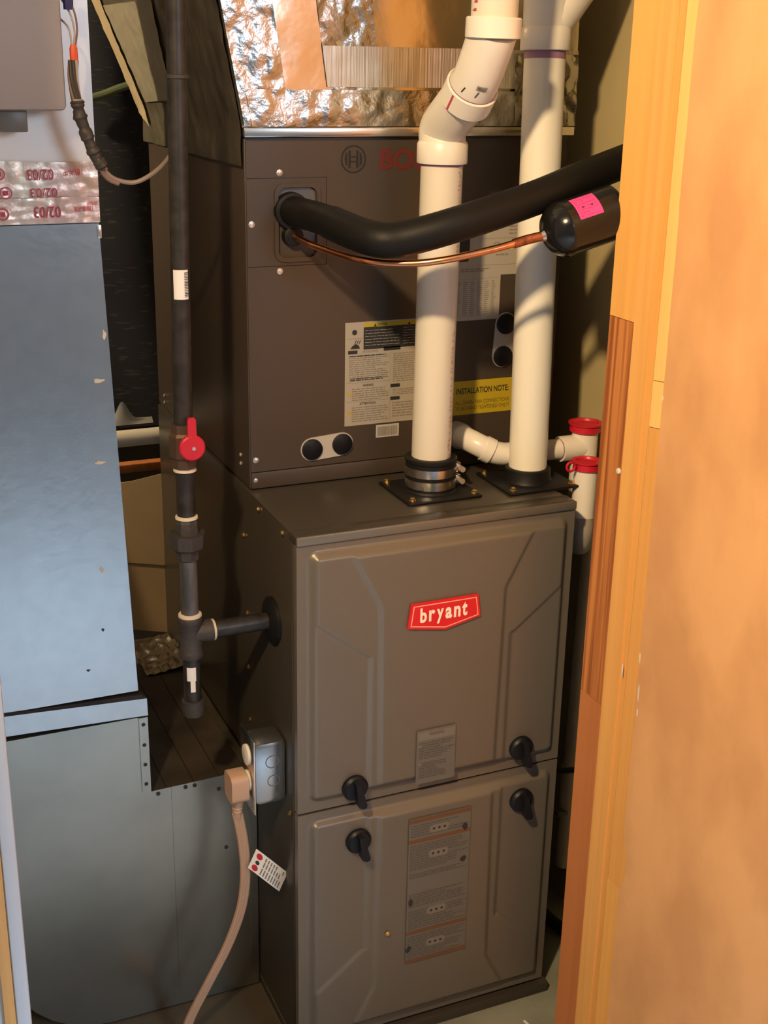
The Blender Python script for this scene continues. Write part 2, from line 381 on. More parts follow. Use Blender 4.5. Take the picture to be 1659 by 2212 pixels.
# ================================================================== FURNACE
W, H, D = 0.451, 0.889, 0.78
fu = thing('gas_furnace', 'taupe two-door gas furnace with red badge standing on the floor', 'furnace', (W/2, D/2, FZ))
b = MB().use(case_shaded); b.box((0, .022, 0), (W, D, H), .003); obj('casing', b, fu)
b = MB().use(case_shaded); b.box((-.001, .0, .8765), (W+.001, .03, H+.0008), .002); obj('top_rim', b, fu)
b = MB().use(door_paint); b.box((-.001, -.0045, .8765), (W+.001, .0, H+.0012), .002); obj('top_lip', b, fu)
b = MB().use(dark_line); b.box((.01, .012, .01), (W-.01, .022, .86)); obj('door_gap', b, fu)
b = MB().use(case_shaded); b.box((0.0, -.010, FZ), (W+.010, D, -.0005), .002); obj('base_rail', b, fu)
def smooth(a, b_, x):
    t = min(1, max(0, (x-a)/(b_-a))); return t*t*(3-2*t)
def door_height(x, z, z0, z1, flip):
    # raised pan with a chamfered rim; stepped centre as pressed into the sheet
    px0, px1, pz0, pz1 = .017, .4385, z0+.0175, z1-(.014 if flip else .010)
    r = .014
    cx = min(max(x, px0+r), px1-r); cz = min(max(z, pz0+r), pz1-r)
    d = r-math.hypot(x-cx, z-cz)
    if px0+r <= x <= px1-r and pz0+r <= z <= pz1-r: d = min(x-px0, px1-x, z-pz0, pz1-z)
    zz = (z1-.014-z) if not flip else (z-z0)              # distance from the outer end
    c1 = .0827+(.1247-.0827)*min(1, max(0, (zz-.01)/.082)) if zz < .092 else .1247+.004*min(1, (zz-.092)/.3)
    def side(x):
        s1 = smooth(c1-.0035, c1+.0035, x)
        if zz < .098: s2 = 1.0
        elif zz < .168: s2 = smooth(-.0022, .0022, (x-.020)*.62-(zz-.101)*.78)
        else: s2 = smooth(.107, .114, x)
        return s1, s2
    s1, s2 = side(x); e1, e2 = side(.4545-x)
    s1 = min(s1, e1); s2 = min(s2, e2)
    h = .0085+.0024*s2+.0028*s1
    return min(max(0, d)*1.05, h)
def door(name, z0, z1, flip):
    nx = 170; nz = int((z1-z0)/.0027); bb = MB().use(door_paint)
    x0, x1 = -.0005, W+.0005
    bb.grid(lambda u, v: (x0+u*(x1-x0), -door_height(x0+u*(x1-x0), z0+v*(z1-z0), z0, z1, flip)-.001, z0+v*(z1-z0)), nx, nz)
    # returned edges
    n = len(bb.v); R = (nx+1)
    edge = [i for i in range(R)]+[j*R+nx for j in range(1, nz+1)]+[nz*R+i for i in range(nx-1, -1, -1)]+[j*R for j in range(nz-1, 0, -1)]
    m = len(edge); bb.v += [(bb.v[i][0], .012, bb.v[i][2]) for i in edge]
    for k in range(m): bb.f.append([edge[k], edge[(k+1) % m], n+(k+1) % m, n+k]); bb.mi.append(0)
    return obj(name, bb, fu, True, 50)
ud = door('upper_door', .4445, .8755, False); ld_ = door('lower_door', .006, .4405, True)
def knob(parent, x, z, y):
    b = MB().use(black_plastic); b.lathe((x, y, z), (0, -1, 0), [(0, .0205), (.007, .0205), (.0085, .019), (.011, .017), (.012, 0.001)], 28)
    o = obj('knob', b, parent)
    b = MB().use(black_plastic)
    b.prism([(-.006, .0165), (.0015, .0175), (.0125, -.0215), (.0115, -.0265), (.006, -.0275), (-.0005, -.024)], (x, y-.008, z), (1, 0, 0), (0, 0, 1), (0, -.016, 0))
    obj('knob_grip', b, parent)
for x, z, d in ((.0836, .4815, ud), (.3706, .4885, ud), (.0905, .386, ld_), (.377, .391, ld_)): knob(d, x+.004, z-.004, -.0085)
# badge
def bad(s, dy=0):
    c = Vector((.2262, .7465)); P = [(.1705, .769), (.2805, .769), (.2855, .7335), (.2273, .7205), (.1652, .7310)]
    return [(c.x+(px-c.x)*s, c.y+(pz-c.y)*s) for px, pz in P]
yb = -.0165
b = MB().use(red_badge); b.prism(bad(1), (0, yb, 0), (1, 0, 0), (0, 0, 1), (0, -.003, 0)); badge = obj('badge', b, fu, False, label='red bryant badge')
P1 = [(.1742, .7653), (.2775, .7653), (.2818, .7355), (.2271, .7238), (.1698, .7335)]; P2 = [(.1756, .7639), (.2763, .7639), (.2803, .7365), (.2271, .7252), (.1714, .7346)]
b = MB().use(badge_line); b.ring(P1, P2, (0, yb-.003, 0), (1, 0, 0), (0, 0, 1), (0, -.0004, 0)); obj('badge_border', b, badge, False)
b = MB().use(badge_text)
for ch, x0, x1, z0, z1 in (('b', .1848, .1957, .7373, .7612), ('r', .1992, .2091, .7380, .7560), ('y', .2120, .2232, .7325, .7560), ('a', .2262, .2372, .7380, .7562), ('n', .2402, .2512, .7380, .7560), ('t', .2538, .2624, .7380, .7610)):
    text_rect(b, ch, x0, z0, x1, z1, yb-.0036, .035)
obj('badge_lettering', b, badge, 'flat')
# upper door warning label
yl = -.0175
b = MB().use(lab_grey); b.box((.1868, yl, .4625), (.2532, yl+.0006, .5552)); b.use(lab_light).rect(.189, .538, .251, .552, yl-.0002)
b.use(lab_dark); text_rect(b, 'WARNING', .207, .5445, .233, .5505, yl-.0004, .02); lines(b, .191, .505, .250, .535, 7, yl-.0004, .5, 3); lines(b, .191, .471, .238, .500, 7, yl-.0004, .5, 4)
b.use(lab_light); b.disc(.1925, .5285, .0028, yl-.0005, 12); b.disc(.1925, .4965, .0028, yl-.0005, 12); obj('warning_label', b, ud, 'flat', label='grey warning label')
# lower door label
yl = -.0170
b = MB().use(lab_grey); b.box((.1782, yl, .128), (.2868, yl+.0006, .4006))
b.use(lab_orange)
for z in (.3925, .3555, .1835, .1285): b.rect(.1785, z, .2865, z+.0072, yl-.0002)
b.use(lab_dark)
for i, (z0, z1) in enumerate(((.366, .390), (.305, .353), (.290, .300), (.235, .262), (.193, .230), (.137, .181))): lines(b, .181, z0, .284, z1, max(3, int((z1-z0)/.0042)), yl-.0003, .5, 10+i)

for z in (.376, .330, .222, .160):
    b.use(lab_light); b.poly([(x, z_) for x, z_ in rrect(.214, z-.007, .248, z+.007, .005)], yl-.0004)
    b.use(black_ink)
    for k in range(3): b.disc(.2215+k*.0095, z, .0023, yl-.0006, 10)
for x, z in ((.277, .366), (.276, .306), (.184, .246), (.183, .156)):
    b.use(black_ink).poly([(x+(.0035+.003*(k % 2))*math.cos(k*.7+z*40), z+(.004+.004*((k+1) % 2))*math.sin(k*.7+z*40)) for k in range(9)], yl-.0005)
obj('instruction_label', b, ld_, 'flat', label='tall grey and orange instruction label')
for y, z in ((.162, .8790), (.0534, .8790), (.2388, .8105), (.227, .682), (.2249, .587), (.2226, .4928), (.0277, .4306)): screw(fu, (-.001, y, z), brass, .0032, .0045, (-1, 0, 0))
screw(ld_, (.1453, -.0165, .1985), brass, .003, .004)
# gas inlet grommet
b = MB().use(rubber); b.lathe((0, .101, .7225), (-1, 0, 0), [(0, .036), (.006, .036), (.010, .030), (.012, .015)], 30); obj('gas_grommet', b, fu, label='round black grommet')
# junction box on the furnace side
jb = thing('outlet_box', 'galvanized outlet box on the left side of the furnace', 'outlet box', (-.027, .075, .44))
b = MB().use(galv); b.box((-.052, .046, .441), (-.0005, .102, .548), .009); obj('box_body', b, jb)
b = MB().use(grey_fit)
for x, z, r in ((-.024, .515, .011), (-.022, .482, .010)): b.ring([(x+r*math.cos(k*.314), z+r*math.sin(k*.314)) for k in range(20)], [(x+r*.86*math.cos(k*.314), z+r*.86*math.sin(k*.314)) for k in range(20)], (0, .0464, 0), (1, 0, 0), (0, 0, 1), (0, -.0008, 0))
obj('knockout', b, jb)
b = MB().use(galv_rim); b.box((-.0545, .042, .430), (-.0515, .106, .556), .001); obj('cover_plate', b, jb)
b = MB().use(paper_white)
for z in (.519, .474): b.lathe((-.0545, .074, z), (-1, 0, 0), [(0, .0165), (.003, .0165), (.004, .015)], 24)
obj('receptacle', b, jb, label='white duplex receptacle')
# cord with plug and tag
pc = thing('power_cord', 'tan power cord plugged into the outlet box, with white tag', 'cord', (-.09, .07, FZ))
b = MB().use(tan_cord)
b.prism(rrect(.054, -.026, .094, .020, .010), (-.0855, 0, .472), (0, 1, 0), (0, 0, 1), (.027, 0, 0)); obj('plug', b, pc)
b = MB().use(tan_cord); b.lathe((-.072, .074, .448), (0, 0, -1), [(0, .011), (.012, .0095), (.016, .0075), (.018, .0085), (.021, .0072), (.024, .0080), (.027, .0068), (.034, .0062)], 14); obj('strain_relief', b, pc)
cp = spline([(-.072, .074, .420), (-.062, .080, .36), (-.058, .085, .30), (-.063, .092, .235), (-.083, .100, .165), (-.118, .105, .092), (-.148, .110, .030), (-.160, .110, -.004), (-.175, .095, -.0135), (-.21, .03, -.0135)], 8)
b = MB().use(tan_cord)
for s in (-.0045, 0, .0045): b.tube([p+Vector((s, 0, 0)) for p in cp], .0042, 10)
obj('cable', b, pc)
tg = MB().use(paper_white)
T0 = Vector((-.0575, .072, .318)); tu = Vector((.046, -.004, -.036)); tv = Vector((.0145, 0, .031))
def tagpt(u, v, off=0.0): return T0+tu*u+tv*v+Vector((0, -.014*math.sin(u*2.2)-off, -.010*u*u+.0*v))
tg.grid(lambda u, v: tagpt(u, v), 12, 4); tg.grid(lambda u, v: tagpt(u, v, -.0006), 12, 4)
tago = obj('tag', tg, pc, True, 60, label='white warning tag')
def tag_dot(mb, cu, cv, r):
    n = 14; return mb.add([tagpt(cu+r*math.cos(2*math.pi*k/n)*.62, cv+r*math.sin(2*math.pi*k/n)*1.1, .0006) for k in range(n)], [list(range(n))])
tp = MB().use(red_plastic); tag_dot(tp, .14, .78, .13); tag_dot(tp, .14, .20, .13); tp.use(black_ink); tag_dot(tp, .15, .48, .09); tp.use(grey_ink)
for i in range(8):
    u = .30+i*.08
    for v0, v1 in ((.08, .40), (.46, .70), (.74, .92)):
        if random.random() < .85: tp.add([tagpt(u, v0, .0006), tagpt(u+.035, v0, .0006), tagpt(u+.035, v1, .0006), tagpt(u, v1, .0006)], [(0, 1, 2, 3)])
obj('tag_print', tp, tago, 'flat')

# ================================================================== EVAPORATOR COIL
YC = .220; CW = .533; ZT = 1.4115
co = thing('evaporator_coil', 'brown-grey cased evaporator coil standing on the furnace', 'coil cabinet', (CW/2, .5, .8905))
b = MB().use(coil_paint); b.box((.004, YC+.002, .8905), (CW, .785, ZT), .002); obj('casing', b, co)
b = MB().use(coil_paint); b.prism([(.006, .918), (CW-.002, .918), (CW-.002, 1.408), (.006, 1.408), (.006, 1.3555), (.1285, 1.3555), (.1285, 1.2295), (.006, 1.2295)], (0, YC+.0018, 0), (1, 0, 0), (0, 0, 1), (0, -.0022, 0)); obj('front_panel', b, co, False)
b = MB().use(coil_paint); b.box((.006, YC-.002, .8915), (CW-.002, YC+.0018, .9165), .001); obj('bottom_panel', b, co)
o_ = rrect(.006, 1.2305, .1275, 1.3545, .002, 5); i_ = rrect(.047, 1.2360, .1175, 1.3480, .014, 5)
b = MB().use(coil_paint); b.ring(o_, i_, (0, YC+.0018, 0), (1, 0, 0), (0, 0, 1), (0, -.0028, 0)); pl = obj('pipe_plate', b, co)
i2 = rrect(.0525, 1.2420, .1120, 1.3420, .011, 5)
b = MB().use(coil_paint); b.ring(i_, i2, (0, YC-.001, 0), (1, 0, 0), (0, 0, 1), (0, -.0035, 0)); obj('pipe_plate_rim', b, pl)
for x, z in ((.0727, 1.309), (.0739, 1.2735)):
    b = MB().use(rubber); b.lathe((x, YC+.001, z), (0, -1, 0), [(0, .027 if z > 1.3 else .0155), (.012, .026 if z > 1.3 else .0145), (.014, .02 if z > 1.3 else .010)], 24); obj('grommet', b, co)
for x, z in ((.0555, 1.3625), (.0127, 1.2911), (.0549, 1.2224), (.0135, .937), (.0125, .905)): screw(co, (x, YC-.0008, z), screw_m, .0036, .003)
for y, z in ((.262, .935), (.262, .921), (.735, .915), (.735, .902)): screw(co, (.0035, y, z), screw_m, .0026, .003, (-1, 0, 0))
def drain_cover(p, q):
    b = MB().use(cover_white); b.prism(stadium(p, q, .0185), (0, YC-.0004, 0), (1, 0, 0), (0, 0, 1), (0, -.002, 0)); pl = obj('drain_cover', b, co, label='white drain cover with two black caps')
    for c in (p, q):
        b = MB().use(black_plastic); b.lathe((c[0], YC-.0024, c[1]), (0, -1, 0), [(0, .0168), (.003, .0165), (.004, .015)], 26); obj('drain_cap', b, pl)
drain_cover((.1047, .9453), (.1550, .9490)); drain_cover((.4335, 1.0690), (.4365, 1.1215))
# logo
yp = YC-.0010
b = MB().use(logo_dark); n = 32
def ringp(x, z, r0, r1): b.ring([(x+r1*math.cos(2*math.pi*k/n), z+r1*math.sin(2*math.pi*k/n)) for k in range(n)], [(x+r0*math.cos(2*math.pi*k/n), z+r0*math.sin(2*math.pi*k/n)) for k in range(n)], (0, yp+.0005, 0), (1, 0, 0), (0, 0, 1), (0, -.0007, 0))
lx, lz = .1699, 1.3800
ringp(lx, lz, .0178, .0198)
for s in (-1, 1):
    b.prism([(s*.0045, .012), (s*.0075, .0125), (s*.0075, -.0125), (s*.0045, -.012)], (lx, yp+.0005, lz), (1, 0, 0), (0, 0, 1), (0, -.0007, 0))
    b.prism([(s*.0100, .010), (s*.0125, .007), (s*.0138, 0), (s*.0125, -.007), (s*.0100, -.010)], (lx, yp+.0005, lz), (1, 0, 0), (0, 0, 1), (0, -.0007, 0))
b.box((lx-.0045, yp-.0002, lz+.0025), (lx+.0045, yp+.0003, lz+.0045)); b.box((lx-.0045, yp-.0002, lz-.0045), (lx+.0045, yp+.0003, lz-.0025))
obj('maker_mark', b, co, 'flat', label='round maker mark'); b = MB().use(logo_red); text_rect(b, 'BOSCH', .2115, 1.3640, .3440, 1.3945, yp, .03); obj('maker_name', b, co, 'flat', label='red BOSCH lettering')
# caution label
def label(x0, z0, x1, z1, m=paper):
    q = MB().use(m); q.box((x0, YC-.0010, z0), (x1, YC-.0004, z1)); return q
y1, y2 = YC-.0013, YC-.0016
b = label(.1592, .9765, .318, 1.1395)
b.use(yellow).rect(.1895, 1.1310, .317, 1.1375, y1); b.use(black_ink).rect(.1895, 1.0965, .317, 1.1310, y1); b.rect(.2235, 1.0925, .2520, 1.0985, y1)
text_rect(b, 'CAUTION', .2125, 1.1322, .2280, 1.1362, y2, .02)
for x in (.2085, .2660): b.poly([(x-.0025, 1.1315), (x+.0025, 1.1315), (x, 1.1365)], y2)
b.rect(.1640, 1.0905, .1795, 1.0960, y1); b.disc(.1745, 1.1240, .0042, y1, 14); b.poly([(.1675, 1.0985), (.1835, 1.0985), (.1820, 1.1030), (.1765, 1.1060), (.1710, 1.1030)], y1)
for k in range(3): b.poly([(.1740+k*.0035, 1.105), (.1750+k*.0035, 1.105), (.1778+k*.0035, 1.111), (.1768+k*.0035, 1.112)], y1)
b.rect(.2365, 1.0330, .2525, 1.0385, y1); b.rect(.2365, 1.0125, .2525, 1.0180, y1)
b.use(paper); lines(b, .192, 1.1005, .25, 1.128, 6, y2, .16, 5); lines(b, .256, 1.100, .316, 1.129, 7, y2, .16, 6)
b.use(grey_ink); text_rect(b, 'INSTALLATION', .1880, 1.0915, .2140, 1.0950, y1, .02); lines(b, .166, 1.0465, .2330, 1.0885, 13, y1, .45, 7); lines(b, .240, 1.041, .316, 1.0885, 14, y1, .45, 8)
b.use(black_ink); lines(b, .168, 1.0480, .226, 1.0530, 2, y2, .5, 9); lines(b, .166, 1.0855, .2300, 1.0885, 1, y2, .5, 11)
text_rect(b, 'WARNING:', .1890, 1.0380, .2080, 1.0420, y1, .02); text_rect(b, 'ATTENTION:', .1840, 1.0090, .2120, 1.0130, y1, .02)
b.use(grey_ink); lines(b, .171, 1.0155, .2330, 1.0365, 6, y1, .45, 12); lines(b, .171, .9815, .2330, 1.007, 7, y1, .45, 13); lines(b, .240, 1.020, .316, 1.031, 4, y1, .45, 14); lines(b, .240, .984, .316, 1.010, 6, y1, .45, 15)
b.rect(.162, 1.0445, .235, 1.0450, y1); b.rect(.162, 1.0145, .235, 1.0150, y1); b.rect(.162, 1.1140, .1895, 1.1145, y1); b.rect(.2355, .98, .2359, 1.09, y1)
b.use(yellow)
for z in (1.0245, .9955): b.poly([(.1635, z), (.1705, z), (.1670, z+.0065)], y1)
obj('caution_label', b, co, 'flat', label='white caution label with black block')
b = label(.2130, .9530, .2525, .9735, cover_white); b.use(grey_ink)
x = .2155
while x < .2495:
    e = x+random.choice((.0006, .0011, .0016)); b.rect(x, .9555, e, .9705, y1); x = e+random.choice((.0005, .0008))
obj('barcode_sticker', b, co, 'flat', label='small barcode sticker')
# rating label and table
b = label(.300, 1.2005, .475, 1.302); b.box((.300, YC-.0010, 1.1305), (.4235, YC-.0004, 1.2005))
b.use(black_ink); b.poly([(x_, z_) for x_, z_ in rrect(.335, 1.236, .3665, 1.262, .003)], y1); b.poly([(x_, z_) for x_, z_ in rrect(.335, 1.2235, .3655, 1.2345, .003)], y1)
b.use(grey_ink)
ringq = [(.4145+.007*math.cos(2*math.pi*k/20), 1.2455+.007*math.sin(2*math.pi*k/20)) for k in range(20)]; ringr = [(.4145+.0056*math.cos(2*math.pi*k/20), 1.2455+.0056*math.sin(2*math.pi*k/20)) for k in range(20)]
b.ring(ringq, ringr, (0, y1, 0), (1, 0, 0), (0, 0, 1), (0, -.0002, 0))
for z in (1.2165, 1.2800, 1.2575): b.rect(.38, z, .474, z+.0004, y1)
lines(b, .353, 1.2065, .403, 1.2130, 2, y1, .6, 21); lines(b, .413, 1.2300, .435, 1.2345, 1, y1, .5, 22); lines(b, .435, 1.262, .472, 1.278, 3, y1, .4, 23)
rd = random.Random(4)
for c in range(6):
    for r_ in range(17): b.rect(.345+c*.0125, 1.1395+r_*.0032, .345+c*.0125+rd.uniform(.005, .009), 1.1408+r_*.0032, y1)
b.rect(.338, 1.1370, .42, 1.1374, y1); b.rect(.338, 1.1960, .42, 1.1964, y1)
obj('rating_label', b, co, 'flat', label='tan rating label with table')
# installation note
b = label(.338, .9765, .468, 1.0325, yellow); b.use(black_ink); text_rect(b, 'INSTALLATION NOTE:', .3525, 1.0110, .4480, 1.0210, y1, .02, slope=.0)
b.use(mat('olive_ink', (.10, .075, .01), .6)); text_rect(b, 'ALL DRAIN PAN CONNECTIONS', .3515, .9935, .4500, 1.0000, y1); text_rect(b, 'TO BE HAND TIGHTENED ONLY!', .3515, .9840, .4500, .9905, y1)
obj('installation_note', b, co, 'flat', label='yellow installation note sticker')

# ================================================================== FOIL-WRAPPED PLENUM
pn = thing('supply_plenum', 'foil-wrapped supply plenum on top of the evaporator coil', 'duct', (.25, .55, ZT))
ZP = 1.80
def front_x(u, z):
    l = .003-.0305*(z-1.4281)/.1613 if z > 1.428 else .003
    return l+u*(CW+.004-l)
def wr(p, a=.004, s=18):
    return a*noise.noise(Vector(p)*s)+a*.6*noise.noise(Vector(p)*s*2.3+Vector((5, 1, 2)))
def strip(z0, z1, u0, u1, off, amp, sc, m, name, nu=60, nv=20, rib=0):
    q = MB().use(m)
    def fn(u, v):
        z = z0+v*(z1-z0); x = front_x(u0+u*(u1-u0), z)
        return (x, YC-.003-off+wr((x, z, off*50), amp, sc)+(rib*math.sin(x*1400) if rib else 0), z)
    q.grid(fn, nu, nv); return obj(name, q, pn, True, 60)
# solid core
b = MB().use(foil_dull)
A = [(front_x(0, 1.4115)+.002, YC+.004, 1.4125), (CW, YC+.004, 1.4125), (CW, .79, 1.4125), (.004, .79, 1.4125)]
Bq = [(front_x(0, ZP)+.002, YC+.004, ZP), (CW, YC+.004, ZP), (CW, 1.18, ZP), (front_x(0, ZP), 1.18, ZP)]
b.add(A+Bq, [(0, 1, 2, 3), (4, 7, 6, 5), (0, 4, 5, 1), (1, 5, 6, 2), (2, 6, 7, 3), (3, 7, 4, 0)]); obj('core', b, pn, False)
strip(1.4265, ZP, .135, 1, .0, .0012, 9, foil_smooth, 'foil_sheet', 90, 60)
strip(1.4270, ZP, .245, .395, .0015, .0026, 34, foil, 'foil_seam', 60, 90)
strip(1.4270, ZP, .0, .130, .0022, .0020, 24, foil, 'corner_foil', 40, 90)
strip(1.4270, ZP, .125, .25, .0012, .0012, 10, foil_smooth, 'foil_fold', 40, 80)
strip(1.4800, 1.5350, .245, 1, .0035, .0008, 20, foil_rib, 'foil_tape', 700, 8, .00005)
strip(1.4262, 1.4760, .02, 1, .0045, .0024, 26, foil, 'base_foil_tape', 160, 24)
strip(1.4262, 1.5300, .80, 1, .0060, .0045, 30, foil, 'crumpled_foil', 70, 40)
b = MB().use(galv_rim); b.box((.001, YC-.011, ZT+.0005), (CW+.003, YC+.003, ZT+.0135), .0015); obj('metal_rim', b, pn)
b = MB().use(foil_dull)
def sidefn(u, v):
    z = 1.372+v*(ZP-1.372); x = min(front_x(0, z), .003)-.004
    ye = .79 if z < 1.42 else .79+(z-1.42)*1.055
    y = YC-.002+u*(ye-YC); return (x-abs(wr((y, z, 3), .004, 14)), y, z)
b.grid(sidefn, 60, 50); obj('side_foil', b, pn, True, 60)
def side_strip(pts, m, name, n=30):
    q = MB().use(m); (ya, za), (yb_, zb), (yc, zc), (yd, zd) = pts
    def fn(u, v):
        y = (ya*(1-u)+yb_*u)*(1-v)+(yd*(1-u)+yc*u)*v; z = (za*(1-u)+zb*u)*(1-v)+(zd*(1-u)+zc*u)*v
        return (min(front_x(0, z), .003)-.0095-abs(wr((y, z, 9), .0025, 24)), y, z)
    q.grid(fn, n, n); return obj(name, q, pn, True, 60)
side_strip([(.73, 1.40), (.80, 1.42), (1.01, 1.63), (.94, 1.63)], mat('tan_foil_tape', (.62, .52, .36), .45, .6, bump=.2, scale=30), 'edge_foil_tape')
side_strip([(.55, 1.45), (.74, 1.44), (.90, 1.60), (.55, 1.60)], mat('grey_foil_patch', (.50, .47, .38), .4, .7, bump=.25, scale=30), 'foil_patch')

# ================================================================== VENT PIPES
R2 = .0302
def pipe_print(mb, p0, p1, ang, r, half):
    pass
vp = thing('vent_pipe', 'white PVC vent pipe with double elbow, rising from the clamped rubber coupling', 'pipe', (.263, .122, .905))
P0 = Vector((.2632, .1215, .905)); P1 = Vector((.2640, .1180, 1.392)); PJ = Vector((.2640, .0420, 1.4770)); P3 = Vector((.2645, -.0180, 1.5560)); P4 = Vector((.2650, -.0260, 1.78))
def lerp(a, b_, t): return a+(b_-a)*t
b = MB().use(pvc); b.cyl(P0, P1, R2, n=40); pp = obj('pipe', b, vp)
pd = (P1-P0).normalized()
b = MB().use(purple); b.lathe(P1-pd*.0145, pd, [(0, R2+.0004), (.004, R2+.0006)], 40, False); obj('primer_ring', b, vp, label='purple primer ring')
b = MB().use(pvc_white); b.lathe(P1-pd*.011, pd, [(0, R2), (0, .0355), (.002, .0362), (.026, .0362), (.030, .034), (.031, R2)], 40); obj('elbow_hub', b, vp)
# lower elbow
Q0 = P1+pd*.014; Q1 = PJ
b = MB().use(pvc_white); e1 = spline([Q0, Q0+pd*.022, lerp(Q0, Q1, .62)+Vector((0, .006, .006)), Q1+(Q1-Q0).normalized()*.004], 8); b.tube(e1, .0332, 32); obj('elbow', b, vp)
dj = Vector((.030, -.012, .046)).normalized()
dj = Vector((0, -.70, .71)).normalized()
b = MB().use(pvc_white); b.lathe(PJ-dj*.016, dj, [(0, .031), (.002, .0362), (.029, .0362), (.030, .033)], 36); obj('elbow_hub', b, vp)
b = MB().use(purple); b.lathe(PJ+dj*.0142, dj, [(0, .0335), (.0018, .0335)], 36, False); obj('primer_ring', b, vp)
b = MB().use(pvc_white); b.tube(spline([PJ-dj*.004, PJ+dj*.032, lerp(PJ, P3, .78)+Vector((0, -.004, .002)), P3], 8), .0318, 32); obj('upper_elbow', b, vp)
du = (P4-P3).normalized()
b = MB().use(pvc_white); b.lathe(P3-du*.010, du, [(0, .032), (.001, .0362), (.024, .0362), (.026, .034), (.026, R2)], 36); obj('elbow_hub', b, vp)
b = MB().use(pvc); b.cyl(P3, P4, R2, n=36); up_pipe = obj('pipe', b, vp)
# printed marks
def on_pipe(a, d, r, toward, t, ang):
    d = d.normalized(); c = (toward-a); c = (c-d*c.dot(d)).normalized(); s = d.cross(c)
    return a+d*t+(c*math.cos(ang)+s*math.sin(ang))*r
def marks(a, d, r, m, angc, t0, t1, seed, half, parent):
    q = MB().use(m); rn = random.Random(seed); t = t0; to = Vector((CAM.x, CAM.y, a.z))
    while t < t1:
        h = rn.uniform(.003, .007)
        for k in range(rn.choice((2, 2, 3))):
            a0 = angc+rn.uniform(-half, half*.3); a1 = a0+rn.uniform(.05, half); e = t+h*rn.uniform(.25, 1)
            q.add([on_pipe(a, d, r+.0005, to, tt, aa) for tt, aa in ((t, a0), (t, a1), (e, a1), (e, a0))], [(0, 1, 2, 3)])
        t += h+rn.choice((.0015, .002, .006))
    return obj('faded_print', q, parent, 'flat')
marks(P0, pd, R2, pvc_red, 1.02, .03, .235, 1, .13, pp); marks(P0, pd, R2, pvc_red, 1.02, .345, .470, 2, .13, pp); marks(P3, du, R2, red_ink, -.95, .022, .10, 3, .2, up_pipe)
b = MB().use(black_ink); uu = (CAM-PJ).normalized()
be = PJ+dj*.036
for k in range(13):
    a0 = .18+k*.035; b.add([on_pipe(be, dj, .0327, CAM, 0, a0), on_pipe(be, dj, .0327, CAM, 0, a0+random.choice((.012, .022))), on_pipe(be, dj, .0327, CAM, .008, a0+.02), on_pipe(be, dj, .0327, CAM, .008, a0)], [(0, 1, 2, 3)])
for a0, t0 in ((-.35, -.014), (.25, -.012)): b.add([on_pipe(be, dj, .0327, CAM, t0, a0), on_pipe(be, dj, .0327, CAM, t0, a0+.05), on_pipe(be, dj, .0327, CAM, t0+.010, a0+.12), on_pipe(be, dj, .0327, CAM, t0+.010, a0+.07)], [(0, 1, 2, 3)])
obj('elbow_print', b, vp, 'flat')
b = MB().use(red_ink); b.add([on_pipe(PJ, dj, .0368, CAM, -.014, -.55), on_pipe(PJ, dj, .0368, CAM, -.014, -.47), on_pipe(PJ, dj, .0368, CAM, .012, -.47), on_pipe(PJ, dj, .0368, CAM, .012, -.55)], [(0, 1, 2, 3)]); obj('alignment_mark', b, vp, 'flat')

ip = thing('intake_pipe', 'straight white PVC intake pipe with wye on top, on the right of the furnace', 'pipe', (.429, .110, .895))
I0 = Vector((.4290, .1100, .895)); I1 = Vector((.4345, .140, 1.553)); idr = (I1-I0).normalized()
b = MB().use(mat('lit_pvc', (0.78, 0.75, 0.66), 0.3)); b.cyl(I0, I1, R2, n=40); obj('pipe', b, ip)  # same PVC as the vent pipe, paler: stronger light put into the colour
b = MB().use(purple); b.lathe(I1-idr*.030, idr, [(0, R2+.0004), (.011, R2+.0005)], 36, False); obj('primer_ring', b, ip, label='purple primer ring')
b = MB().use(pvc_white); b.lathe(I1-idr*.019, idr, [(0, R2), (0, .0355), (.002, .0365), (.028, .0365), (.032, .034), (.032, R2)], 36); obj('wye_hub', b, ip)
b = MB().use(pvc_white); b.cyl(I1, I1+idr*.20, .0335, n=36); obj('wye_body', b, ip)
b = MB().use(pvc_white); b.cyl(I1+idr*.012, I1+idr*.012+Vector((.105, 0, .135)), .0325, n=32); obj('wye_branch', b, ip)
def flange(name, x, y, label, clamp):
    t = thing(name, label, 'flange', (x, y, H))
    b = MB().use(rubber); b.box((x-.062, y-.058, H+.0005), (x+.062, y+.058, H+.005), .002); obj('flange_plate', b, t)
    for sx, sy in ((-.052, -.048), (.052, -.048), (-.052, .048), (.052, .048)): screw(t, (x+sx, y+sy, H+.005), brass, .004, .006, (0, 0, 1))
    if clamp:
        b = MB().use(rubber); b.lathe((x, y, H+.004), (0, 0, 1), [(0, .042), (.004, .039), (.046, .039), (.048, .0405), (.052, .0405), (.054, .038), (.054, .0305)], 40); obj('rubber_sleeve', b, t)
        for z in (H+.012, H+.031):
            b = MB().use(steel); b.lathe((x, y, z), (0, 0, 1), [(0, .0393), (0, .0402), (.013, .0402), (.013, .0393)], 44, False); band = obj('clamp_band', b, t)
            b = MB().use(steel); b.box((x+.036, y-.014, z-.001), (x+.046, y+.006, z+.014), .002); obj('clamp_housing', b, band)
            b = MB().use(screw_m); b.cyl((x+.043, y-.026, z+.0065), (x+.043, y-.014, z+.0065), .0045, n=8); obj('clamp_screw', b, band)
    else:
        b = MB().use(rubber); b.lathe((x, y, H+.004), (0, 0, 1), [(0, .040), (.006, .037), (.020, .036), (.022, .034), (.022, .0303)], 40); obj('collar', b, t)
    return t
flange('vent_coupling', .2632, .1215, 'black rubber coupling with two steel clamps under the double-elbow pipe', True)
